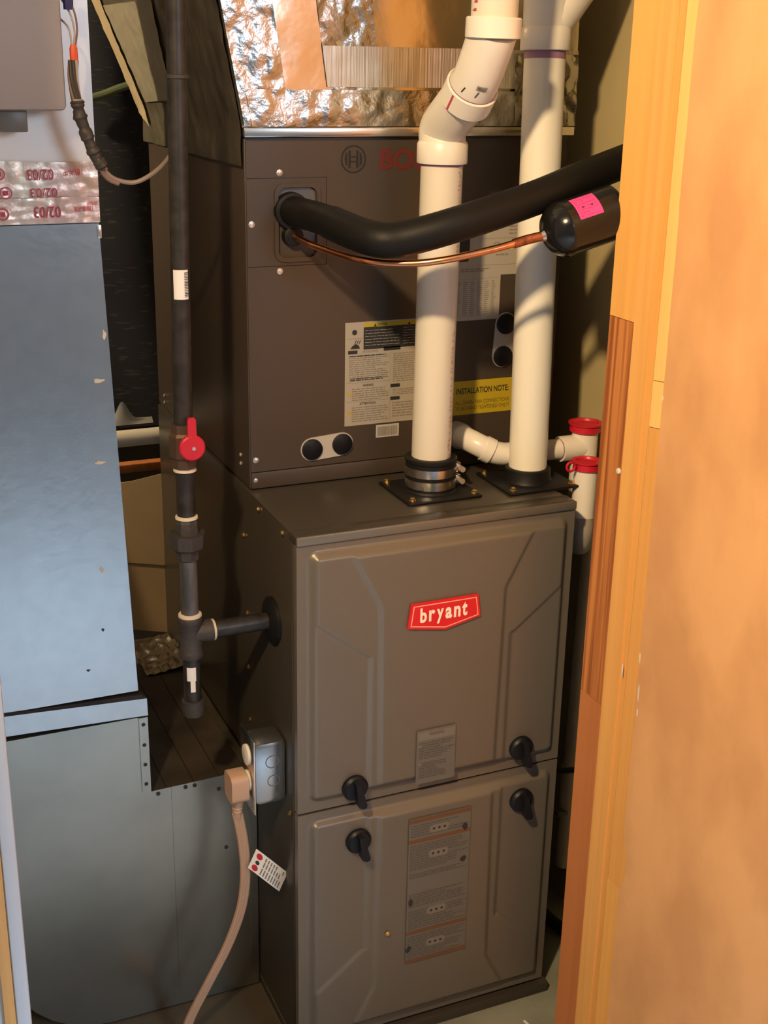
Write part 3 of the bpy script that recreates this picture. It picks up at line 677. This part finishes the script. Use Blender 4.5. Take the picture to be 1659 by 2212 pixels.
flange('intake_flange', .4290, .1100, 'black square flange at the foot of the straight PVC pipe', False)

# ================================================================== REFRIGERANT LINES
b = MB().use(foam)
b.tube(spline([(.0727, .228, 1.309), (.0745, .165, 1.310), (.0785, .100, 1.3094), (.1049, .000, 1.2965), (.1415, -.025, 1.2978), (.2185, -.045, 1.3189), (.3268, -.035, 1.3454), (.4040, -.020, 1.3670), (.4884, .000, 1.3884), (.6185, .030, 1.420)], 10), [.0215]*22+[.0232]*69, 24)
solo('insulated_suction_line', b, 'thick black foam-insulated refrigerant line crossing in front of the PVC pipes', 'refrigerant line')
cu = thing('liquid_line', 'thin bare copper liquid line below the black insulated line', 'refrigerant line', (.2, .03, 1.255))
b = MB().use(copper); b.tube(spline([(.0739, .228, 1.2735), (.0755, .175, 1.2715), (.0791, .120, 1.2691), (.1004, .020, 1.2652), (.1500, -.020, 1.2643), (.1930, -.045, 1.2710), (.2532, -.060, 1.2838), (.290, -.065, 1.2925)], 10), .0050, 14); obj('tube', b, cu)
b = MB().use(copper_dark); b.tube(spline([(.284, -.0645, 1.2910), (.304, -.0660, 1.2960), (.324, -.0680, 1.3000)], 6), .0065, 14); obj('brazed_sleeve', b, cu)
fd = thing('filter_drier', 'glossy black filter drier canister with pink label, on the copper line', 'filter drier', (.38, -.07, 1.27))
F0 = Vector((.3265, -.0680, 1.3005)); F1 = Vector((.4340, -.0700, 1.3290)); fdx = (F1-F0).normalized(); L = (F1-F0).length
b = MB().use(black_gloss); b.lathe(F0, fdx, [(0, .006), (.003, .015), (.008, .0245), (.016, .0325), (.025, .0368), (.028, .0378), (.030, .0378), (.033, .0372), (L-.008, .0372), (L-.005, .0382), (L-.002, .0374), (L, .034), (L+.008, .024), (L+.012, .01)], 44); obj('canister', b, fd, True, 40)
b = MB().use(steel); b.lathe(F0-fdx*.004, fdx, [(0, .0068), (.006, .0085)], 16); obj('inlet_collar', b, fd)
b = MB().use(copper_dark); b.tube([F1+fdx*.010, F1+fdx*.05, F1+fdx*.10+Vector((0, .02, .0)), F1+fdx*.185+Vector((0, .06, .0))], .006, 12); obj('outlet_tube', b, fd)
b = MB().use(pink)
def lab(t, a): return on_pipe(F0, fdx, .0360, CAM, t, a)
# label angles run over the top of the canister as seen from the room
sg = 1 if on_pipe(F0, fdx, .04, CAM, 0, 1.0).z > F0.z else -1
def labp(u, v, e=0): return on_pipe(F0, fdx, 0.0378+e, CAM, .040+u*.036, sg*(.10+v*.95))
b.grid(lambda u, v: labp(u, v), 3, 14); pk = obj('pink_label', b, fd, True, 60, label='bright pink label')
b = MB().use(red_ink)
rd = random.Random(3)
for i in range(6):
    for j in range(7):
        if rd.random() < .75: u = .08+i*.14; v = .08+j*.125; b.add([labp(u, v, .0004), labp(u+.09, v, .0004), labp(u+.09, v+.04, .0004), labp(u, v+.04, .0004)], [(0, 1, 2, 3)])
b.use(black_ink); b.add([labp(.25, .40, .0006), labp(.4, .44, .0006), labp(.25, .48, .0006)], [(0, 1, 2)]); b.add([labp(.72, .40, .0006), labp(.58, .44, .0006), labp(.72, .48, .0006)], [(0, 1, 2)])
obj('label_print', b, pk, 'flat')

# ================================================================== GAS PIPE
GX, GY = -.1285, .101
gp = thing('gas_pipe', 'black iron gas pipe with red valve handle, tee and capped drip leg', 'pipe', (GX, GY, .59))
def gc(name, z0, z1, r, m, r1=None, n=24, label=None):
    b = MB().use(m); b.cyl((GX, GY, z0), (GX, GY, z1), r, r1, n); return obj(name, b, gp, label=label)
b = MB().use(iron); b.cyl((GX, GY, 1.035), (-.116, GY, 1.80), .0128, n=24); up_ = obj('riser_pipe', b, gp)
b = MB().use(brass_dull); b.lathe((GX, GY, .978), (0, 0, 1), [(0, .0175), (.012, .018), (.016, .021), (.046, .021), (.050, .018), (.062, .0175)], 8); vb = obj('valve_body', b, gp, False)
b = MB().use(red_plastic); b.lathe((GX+.004, GY-.022, 1.012), (0, -1, 0), [(0, .0175), (.003, .0182), (.008, .0182), (.010, .016)], 30); vh = obj('valve_handle', b, gp, label='red valve handle')
b = MB().use(red_plastic); b.prism([(-.0065, 0), (.0065, 0), (.0055, .036), (.0035, .039), (-.0035, .039), (-.0055, .036)], (GX+.004, GY-.026, 1.016), (1, 0, 0), (0, 0, 1), (0, -.005, 0)); obj('handle_lever', b, vh)
b = MB().use(screw_m); b.lathe((GX+.005, GY-.032, 1.012), (0, -1, 0), [(0, .0028), (.002, .0026)], 8); obj('handle_screw', b, vh)
def sring(p, d, r): 
    b = MB().use(sealant); b.lathe(p, d, [(0, r), (.001, r+.0035), (.004, r+.003), (.0055, r)], 22); obj('sealant_ring', b, gp, label='pale thread sealant')
sring((GX, GY, .971), (0, 0, 1), .0128); gc('pipe_nipple', .905, .975, .0132, iron)
sring((GX, GY, .9005), (0, 0, 1), .0128)
b = MB().use(iron_cast); b.lathe((GX, GY, .838), (0, 0, 1), [(0, .0135), (.002, .0165), (.016, .0185), (.020, .0245), (.041, .0265), (.041, .0175), (.058, .0165), (.063, .0145)], 8); obj('union', b, gp, False)
gc('lower_pipe', .752, .842, .0128, iron_grey)
sring((GX, GY, .7495), (0, 0, 1), .0138)
b = MB().use(iron_cast); b.lathe((GX, GY, .684), (0, 0, 1), [(0, .0165), (.002, .0178), (.010, .0178), (.012, .0165), (.054, .0165), (.056, .0178), (.064, .0178), (.066, .0165)], 24); b.lathe((GX, GY, .7225), (1, 0, 0), [(0, .0160), (.020, .0160), (.022, .0172), (.031, .0172), (.032, .015)], 24); obj('tee', b, gp)
sring((GX+.0315, GY, .7225), (1, 0, 0), .0128)
b = MB().use(iron); b.cyl((GX+.03, GY, .7225), (-.004, GY, .7225), .0132, n=22); obj('branch_nipple', b, gp)
gc('drip_leg', .61, .686, .0128, iron)
b = MB().use(iron_cast); b.lathe((GX, GY, .588), (0, 0, 1), [(0, .013), (.002, .0155), (.022, .0165), (.026, .0165), (.027, .0128)], 22); obj('drip_cap', b, gp)
def curved(name, a, r, z0, z1, a0, a1, m, parent, label=None):
    q = MB().use(m); q.grid(lambda u, v: on_pipe(Vector((GX if z0 < 1.03 else lerp(Vector((GX, 0, 0)), Vector((-.116, 0, 0)), (z0-1.035)/.765).x, GY, 0)), Vector((0, 0, 1)), r+.0005, Vector((CAM.x, CAM.y, 0)), z0+v*(z1-z0), a0+u*(a1-a0)), 10, 4); return obj(name, q, parent, True, 60, label)
l1 = curved('pipe_label', 0, .0128, 1.213, 1.252, -.75, .85, paper_white, up_, 'white barcode label')
q = MB().use(black_ink)
for k in range(16):
    z = 1.216+k*.0021; x_ = lerp(Vector((GX, 0, 0)), Vector((-.116, 0, 0)), .25).x
    q.add([on_pipe(Vector((x_, GY, 0)), Vector((0, 0, 1)), .0138, Vector((CAM.x, CAM.y, 0)), z+dz, a_) for dz, a_ in ((0, .38), (0, .78), (random.choice((.0007, .0013)), .78), (.0010, .38))], [(0, 1, 2, 3)])
obj('barcode', q, l1, 'flat')
curved('torn_label', 0, .0128, .650, .672, -.6, .45, paper_white, gp, 'torn white sticker'); curved('torn_label', 0, .0128, .632, .650, -.2, .35, paper_white, gp)
b = MB().use(iron_cast); b.lathe((-.1205, GY, 1.490), (0, 0, 1), [(0, .0128), (.001, .0150), (.005, .0150), (.006, .0128)], 22); obj('cable_tie', b, gp)

# ================================================================== RETURN DUCT
YD = .200
rd_ = thing('return_drop_duct', 'tall galvanized return drop duct, shining blue, left of the furnace', 'duct', (-.45, .45, .58))
b = MB().use(galv); b.add([(-.75, YD, .592), (-.1885, YD, .592), (-.1885, .70, .592), (-.75, .70, .592), (-.75, YD, 1.302), (-.2095, YD, 1.302), (-.2095, .70, 1.302), (-.75, .70, 1.302)], [(0, 1, 5, 4), (1, 2, 6, 5), (2, 3, 7, 6), (3, 0, 4, 7), (4, 5, 6, 7), (0, 3, 2, 1)]); obj('duct_body', b, rd_, False)
for i_, (x, z, w_, h_) in enumerate(((-.2215, 1.085, .010, .0035), (-.2105, 1.150, .003, .008), (-.2265, .965, .009, .0030), (-.2330, .800, .004, .006), (-.2365, .703, .0030, .0030), (-.262, .640, .004, .002))):
    q = MB().use(sealant if i_ < 4 else iron_cast); q.poly([(x+w_*(.8+.3*math.sin(k*2.1+i_))*math.cos(k*.6), z+h_*(.8+.3*math.cos(k*1.7))*math.sin(k*.6)) for k in range(10)], YD-.0004); obj('scuff_mark', q, rd_, 'flat')
b = MB().use(galv_rim); b.box((-.2125, YD-.0015, 1.282), (-.2065, YD+.01, 1.300), .0005); obj('seam_tab', b, rd_)
b = MB().use(white_sheet); b.box((-.75, YD+.001, 1.303), (-.2085, .70, 1.85)); obj('upper_duct', b, rd_, False, label='pale faced upper duct section')
def tape(z0, z1, x1, off, name, seed):
    q = MB().use(tape_m); q.grid(lambda u, v: (-.60+u*(x1+.60), YD-off-abs(wr((u*3+seed, v*.3, seed), .0022, 9)), z0+v*(z1-z0)+.004*noise.noise(Vector((u*4+seed, 0, 0)))*(1 if v in (0, 1) else .5)), 90, 12); return obj(name, q, rd_, True, 60, 'metal tape printed in red')
t1 = tape(1.338, 1.384, -.2075, .001, 'duct_tape', 1); t2 = tape(1.304, 1.337, -.2080, .0028, 'duct_tape', 5)
for to, z0, z1, x0, x1, tx in ((t1, 1.3605, 1.3745, -.3005, -.2665, '02/03'), (t1, 1.3385, 1.3505, -.2980, -.2630, '02/03'), (t2, 1.3120, 1.3265, -.2945, -.2600, '02/03'), (t2, 1.3190, 1.3260, -.2425, -.2180, '181B-FX'), (t2, 1.3270, 1.3325, -.2240, -.2100, '181A-P'), (t1, 1.3660, 1.3740, -.2520, -.2290, '181A-P')):
    q = MB().use(red_ink); text_rect(q, tx, x0, z0, x1, z1, YD-.0066, .01, True); obj('tape_print', q, to, 'flat')
b = MB().use(red_ink)
for z, x in ((1.369, -.3365), (1.345, -.3290), (1.318, -.3350)):
    b.ring([(x+.008*math.cos(k*.314), z+.008*math.sin(k*.314)) for k in range(20)], [(x+.0065*math.cos(k*.314), z+.0065*math.sin(k*.314)) for k in range(20)], (0, YD-.0066, 0), (1, 0, 0), (0, 0, 1), (0, -.0002, 0)); b.rect(x-.003, z-.003, x+.003, z+.003, YD-.0068)
obj('tape_seal_print', b, t1, 'flat')

rb = thing('return_box', 'galvanized floor-level return box with stepped top beside the furnace', 'duct', (-.3, .45, FZ))
prof = [(-.0015, FZ+.003), (-.262, FZ+.003)]
for k in range(1, 9):
    a = math.radians(90*k/8); prof.append((-.262-.17*math.sin(a), FZ+.003+.20*(1-math.cos(a))))
prof += [(-.435, .545), (-.178, .545), (-.1765, .4095), (-.0015, .4135)]
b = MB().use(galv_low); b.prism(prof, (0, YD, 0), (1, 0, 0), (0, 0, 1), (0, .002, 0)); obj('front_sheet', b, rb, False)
b = MB().use(dusty_unlit); b.box((-.43, YD+.003, .16), (-.0015, .77, .4070)); obj('box_body', b, rb, False)
b = MB().use(dusty_unlit); b.box((-.43, YD+.003, .4075), (-.179, .69, .545)); obj('boot_body', b, rb, False)
for x in (-.150, -.105, -.062): 
    b = MB().use(dark_line); b.box((x, YD+.004, .4070), (x+.0015, .765, .4078)); obj('top_seam', b, rb)
b = MB().use(galv); b.prism([(-.44, .557), (-.176, .5485), (-.1765, .578), (-.44, .5915)], (0, YD-.004, 0), (1, 0, 0), (0, 0, 1), (0, .012, 0)); obj('collar_strip', b, rb, False)
b = MB().use(dark_line); b.prism([(-.44, .5915), (-.182, .578), (-.182, .585), (-.44, .5940)], (0, YD-.002, 0), (1, 0, 0), (0, 0, 1), (0, .01, 0)); obj('collar_gap', b, rb, False)
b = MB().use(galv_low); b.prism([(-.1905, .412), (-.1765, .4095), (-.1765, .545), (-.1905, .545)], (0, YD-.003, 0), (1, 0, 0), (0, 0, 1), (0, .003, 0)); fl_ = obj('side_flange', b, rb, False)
for z in (.533, .497, .462, .427): screw(rb, (-.1838, YD-.003, z), iron, .0024, .002)
for x, z in ((-.165, .403), (-.120, .405), (-.105, .405), (-.050, .398), (-.065, .389), (-.055, .275)): screw(rb, (x, YD-.0005, z), iron_cast, .0026, .002)
b = MB().use(galv_low); b.prism([(-.016, .02), (-.0015, .012), (-.0015, .405), (-.012, .405)], (0, YD-.002, 0), (1, 0, 0), (0, 0, 1), (0, .002, 0)); obj('edge_flange', b, rb, False)
b = MB().use(galv_low); b.box((-.1435, YD-.0012, .012), (-.1425, YD+.001, .409)); obj('sheet_seam', b, rb)
b = MB().use(foil_dull); b.grid(lambda u, v: (-.016+v*.014, YD+.004+u*.56, .4082+.003*abs(noise.noise(Vector((u*20, v*3, 0))))), 60, 3); obj('seam_tape', b, rb, True, 60)
# loose foil scrap on the box
b = MB().use(foil); b.grid(lambda u, v: (-.085+u*.083, .60+v*.15, .4092+.012*abs(noise.noise(Vector((u*5, v*6, 1))))+.012*u*u), 22, 22); b.grid(lambda u, v: (-.085+u*.083, .60+v*.15, .4086+.012*abs(noise.noise(Vector((u*5, v*6, 1))))+.012*u*u), 22, 22); solo('foil_scrap', b, 'crumpled foil scrap lying at the back of the return box', 'foil scrap', ang=60)
# cardboard
b = MB().use(cardboard); cu_ = Vector((.205, -.125, 0)); cn = Vector((.52, .85, 0))*.003
b.prism([(0, .4085), (1, .4085), (1, .5560), (0, .5560)], (-.20, .900, 0), cu_, (0, 0, 1), cn); b.prism([(0, .5570), (1, .5570), (1, .7500), (.72, .7290), (.50, .7200), (0, .7060)], (-.2015, .8975, 0), cu_, (0, 0, 1), cn)
solo('cardboard_sheet', b, 'creased tan cardboard sheet standing behind the return box', 'cardboard', smooth=False)
# control box
cb = thing('control_box', 'beige-grey control box mounted on the upper return duct', 'control box', (-.33, .165, 1.45))
b = MB().use(grey_box); b.box((-.46, .132, 1.4500), (-.2548, YD, 1.62), .006); obj('cover', b, cb)
b = MB().use(grey_fit); b.box((-.3360, .150, 1.4235), (-.3015, .185, 1.4505), .002); obj('cable_connector', b, cb)
# wiring
wh = thing('wire_harness', 'bundle of brown and beige control wires hanging from the control box', 'wire', (-.23, .15, 1.36))
def wire(name, pts, r, m, lab=None):
    b = MB().use(m); b.tube(spline(pts, 8), r, 8); return obj(name, b, wh, label=lab)
wire('wire', [(-.250, .165, 1.585), (-.243, .140, 1.565), (-.239, .138, 1.545), (-.2405, .138, 1.528)], .0013, wire_beige)
wire('wire', [(-.246, .165, 1.590), (-.239, .138, 1.570), (-.2355, .138, 1.548), (-.2385, .138, 1.528)], .0013, wire_brown)
wire('wire', [(-.252, .165, 1.560), (-.246, .140, 1.548), (-.2435, .138, 1.530), (-.2440, .138, 1.510)], .0013, wire_beige)
b = MB().use(wire_red); b.lathe((-.2415, .138, 1.508), (0, 0, 1), [(0, .0052), (.016, .0050), (.0205, .0035)], 8); obj('wire_nut', b, wh, label='red wire nut')
b = MB().use(wire_blue); b.lathe((-.2440, .142, 1.569), (0, 0, 1), [(0, .0060), (.014, .0065), (.03, .005)], 8); obj('wire_nut', b, wh, label='dark blue wire nut')
bund = [(-.2425, .138, 1.510), (-.2445, .136, 1.485), (-.2405, .134, 1.455), (-.2330, .134, 1.425), (-.2240, .134, 1.395), (-.2130, .136, 1.378)]
for k in range(7):
    a = k*.9; rr = .0044
    wire('wire', [(x+rr*math.cos(a+i*.6), y+rr*math.sin(a+i*.6), z) for i, (x, y, z) in enumerate(bund)], .0024, [wire_brown, wire_dark, wire_dark, wire_brown, wire_dark, wire_dark, wire_beige][k])
b = MB().use(wire_dark); b.tube(spline([(-.2415, .134, 1.462), (-.2395, .133, 1.445), (-.2320, .133, 1.420), (-.2230, .134, 1.397), (-.2130, .136, 1.380)], 8), [.0078+.0012*math.sin(i*.9)+.0008*math.sin(i*2.3) for i in range(33)], 12); obj('taped_wrap', b, wh, label='dark taped wrap')
b = MB().use(wire_beige); b.lathe((-.2410, .134, 1.462), (0, 0, 1), [(0, .0060), (0, .0072), (.002, .0072), (.002, .006)], 14, False); obj('tie_band', b, wh)
wire('looped_cable', [(-.2165, .136, 1.386), (-.2050, .138, 1.370), (-.1900, .138, 1.3625), (-.1720, .136, 1.3610), (-.1550, .130, 1.3690), (-.1400, .118, 1.3830), (-.1290, .098, 1.402)], .0030, wire_brown2)
wire('looped_cable', [(-.2190, .136, 1.383), (-.2070, .138, 1.366), (-.1930, .138, 1.3590)], .0030, wire_brown)
# blanket and clutter behind
def blanket_mat():
    m = bpy.data.materials.new('navy_quilt'); m.use_nodes = True; nt = m.node_tree; b = nt.nodes['Principled BSDF']
    tc = nt.nodes.new('ShaderNodeTexCoord'); br = nt.nodes.new('ShaderNodeTexNoise'); mp = nt.nodes.new('ShaderNodeMapping'); rp = nt.nodes.new('ShaderNodeValToRGB')
    mp.inputs['Rotation'].default_value = (0, math.radians(-10), 0); mp.inputs['Scale'].default_value = (1, .2, 7)
    nt.links.new(tc.outputs['Object'], mp.inputs[0]); nt.links.new(mp.outputs[0], br.inputs['Vector']); br.inputs['Scale'].default_value = 38; br.inputs['Detail'].default_value = 0
    rp.color_ramp.elements[0].color = (.006, .007, .016, 1); rp.color_ramp.elements[0].position = .70; rp.color_ramp.elements[1].color = (.03, .028, .032, 1); rp.color_ramp.elements[1].position = .74
    nt.links.new(br.outputs['Fac'], rp.inputs[0]); nt.links.new(rp.outputs[0], b.inputs['Base Color']); b.inputs['Roughness'].default_value = .85; return m
bl = thing('navy_blanket', 'dark navy stitched blanket hanging behind the gas pipe', 'blanket', (-.05, 1.25, .70))
b = MB().use(blanket_mat())
def blk(u, v, o=0): 
    x = -.45+u*.75; z = .70+v*1.15
    return (x, 1.25+.025*math.sin(x*22+z*2.5)+.02*noise.noise(Vector((x*5, z*4, 0)))+o, z+.02*math.sin(x*9)*(1-v))
b.grid(lambda u, v: blk(u, v), 60, 80); b.grid(lambda u, v: blk(u, v, .008), 60, 80); obj('cloth', b, bl, True, 60)
b = MB().use(mat('green_binding', (.10, .13, .07), .8)); b.tube(spline([(-.10, 1.21, 1.415), (.0, 1.21, 1.434), (.055, 1.205, 1.453), (.12, 1.20, 1.47)], 6), .008, 10); obj('binding', b, bl, label='green binding strip')
b = MB().use(pvc); b.cyl((-.55, .86, .802), (.30, .86, .802), .0166, n=24); solo('drain_conduit', b, 'horizontal white PVC pipe behind the return duct', 'pipe')
b = MB().use(pine_red); b.box((-.40, .905, .7150), (.25, .93, .7330), .002); solo('wood_batten', b, 'dark wooden batten behind the cardboard, under the white pipe', 'batten')
b = MB().use(plastic_grey); b.grid(lambda u, v: (-.075+u*.09, .885+.01*v, .822+v*(.036*math.exp(-((u-.35)/.16)**2)+.010)), 24, 6); b.grid(lambda u, v: (-.075+u*.09, .886+.01*v, .822+v*(.036*math.exp(-((u-.35)/.16)**2)+.010)), 24, 6); solo('plastic_film', b, 'scrap of grey plastic film on the white pipe', 'plastic film', ang=60)

# ================================================================== CONDENSATE DRAIN
cdn = thing('condensate_drain', 'white PVC condensate drain with trap and two red caps, right of the furnace', 'drain pipe', (.5, .12, .78))
b = MB().use(clear_pvc); b.lathe((.352, .222, .948), (0, -1, 0), [(0, .019), (.012, .021), (.030, .021), (.032, .0165)], 24); obj('drain_adapter', b, cdn)
b = MB().use(pvc_white); b.tube(spline([(.353, .195, .948), (.356, .172, .947), (.368, .156, .941), (.388, .149, .931), (.408, .148, .926), (.43, .148, .9255)], 8), .0185, 22); obj('drain_elbow', b, cdn)
b = MB().use(pvc_white); b.lathe((.372, .1535, .9385), (.8, -.35, -.42), [(0, .0185), (0, .0208), (.014, .0208), (.014, .0185)], 24); obj('elbow_hub', b, cdn)
b = MB().use(pvc_white); b.cyl((.42, .148, .9255), (.520, .148, .9240), .0168, n=24); obj('drain_pipe', b, cdn)
b = MB().use(purple); b.lathe((.507, .148, .9240), (1, 0, 0), [(0, .0172), (.004, .0176)], 24, False); obj('primer_ring', b, cdn)
b = MB().use(pvc_white); b.lathe((.509, .148, .9240), (1, 0, 0), [(0, .0168), (0, .0208), (.05, .0208)], 26); b.lathe((.556, .148, .866), (0, 0, 1), [(0, .019), (0, .0215), (.090, .0215), (.090, .019)], 26); obj('cleanout_tee', b, cdn)
def redcap(x, y, z, r, name):
    b = MB().use(red_plastic); b.lathe((x, y, z), (0, 0, 1), [(0, r), (0, r+.0035), (.010, r+.003), (.012, r+.006), (.014, r+.006), (.0145, r-.001), (.011, r-.003), (.011, .001)], 30); o = obj(name, b, cdn, label='red cap'); return o
redcap(.556, .148, .951, .0225, 'cleanout_cap')
b = MB().use(pvc_white); b.cyl((.5060, .062, .835), (.5060, .060, .926), .0190, n=26); obj('vent_stub', b, cdn)
rc = redcap(.5060, .060, .917, .0185, 'stub_cap')
b = MB().use(red_plastic); b.tube([(.5060-.020, .056, .925)]+[(.4720+.0075*math.cos(a), .052, .926+.0075*math.sin(a)) for a in [i*math.pi/6 for i in range(13)]], .0022, 8); obj('cap_tether', b, rc)
b = MB().use(clear_pvc); b.tube(spline([(.556, .148, .868), (.556, .148, .82), (.545, .130, .79), (.527, .100, .778), (.511, .072, .790), (.506, .062, .812), (.506, .062, .838)], 8), .0200, 22); obj('trap_bend', b, cdn)
b = MB().use(clear_pvc); b.cyl((.506, .062, .815), (.470, .070, .840), .017, n=20); obj('trap_arm', b, cdn)
# lower right clutter
dp = thing('drain_downpipe', 'tan PVC downpipe on the right wall, low beside the furnace', 'pipe', (.59, .17, .09))
b = MB().use(mat('tan_pvc', (.62, .52, .36), .5)); b.cyl((.597, .165, .785), (.590, .165, .095), .0155, n=22); obj('pipe', b, dp)
b = MB().use(mat('tan_pvc', (.62, .52, .36), .5)); b.lathe((.5915, .165, .205), (0, 0, 1), [(0, .0155), (0, .019), (.10, .019), (.10, .0155)], 22); obj('coupling', b, dp)
b = MB().use(grey_fit); b.box((.560, .150, .213), (.618, .164, .222), .001); obj('wall_strap', b, dp)
b = MB().use(rubber); b.tube(spline([(.452, .14, .345), (.50, .13, .335), (.55, .12, .330), (.60, .125, .322), (.617, .14, .318)], 8), .0055, 10); solo('black_cable', b, 'black cable running from the furnace to the right wall', 'cable')
b = MB().use(rubber); b.tube(spline([(.50, .22, .03), (.535, .18, .012), (.555, .135, -.004), (.575, .09, -.0075), (.60, .055, -.0075)], 8), .012, 12); solo('black_hose', b, 'black hose on the floor right of the furnace', 'hose')
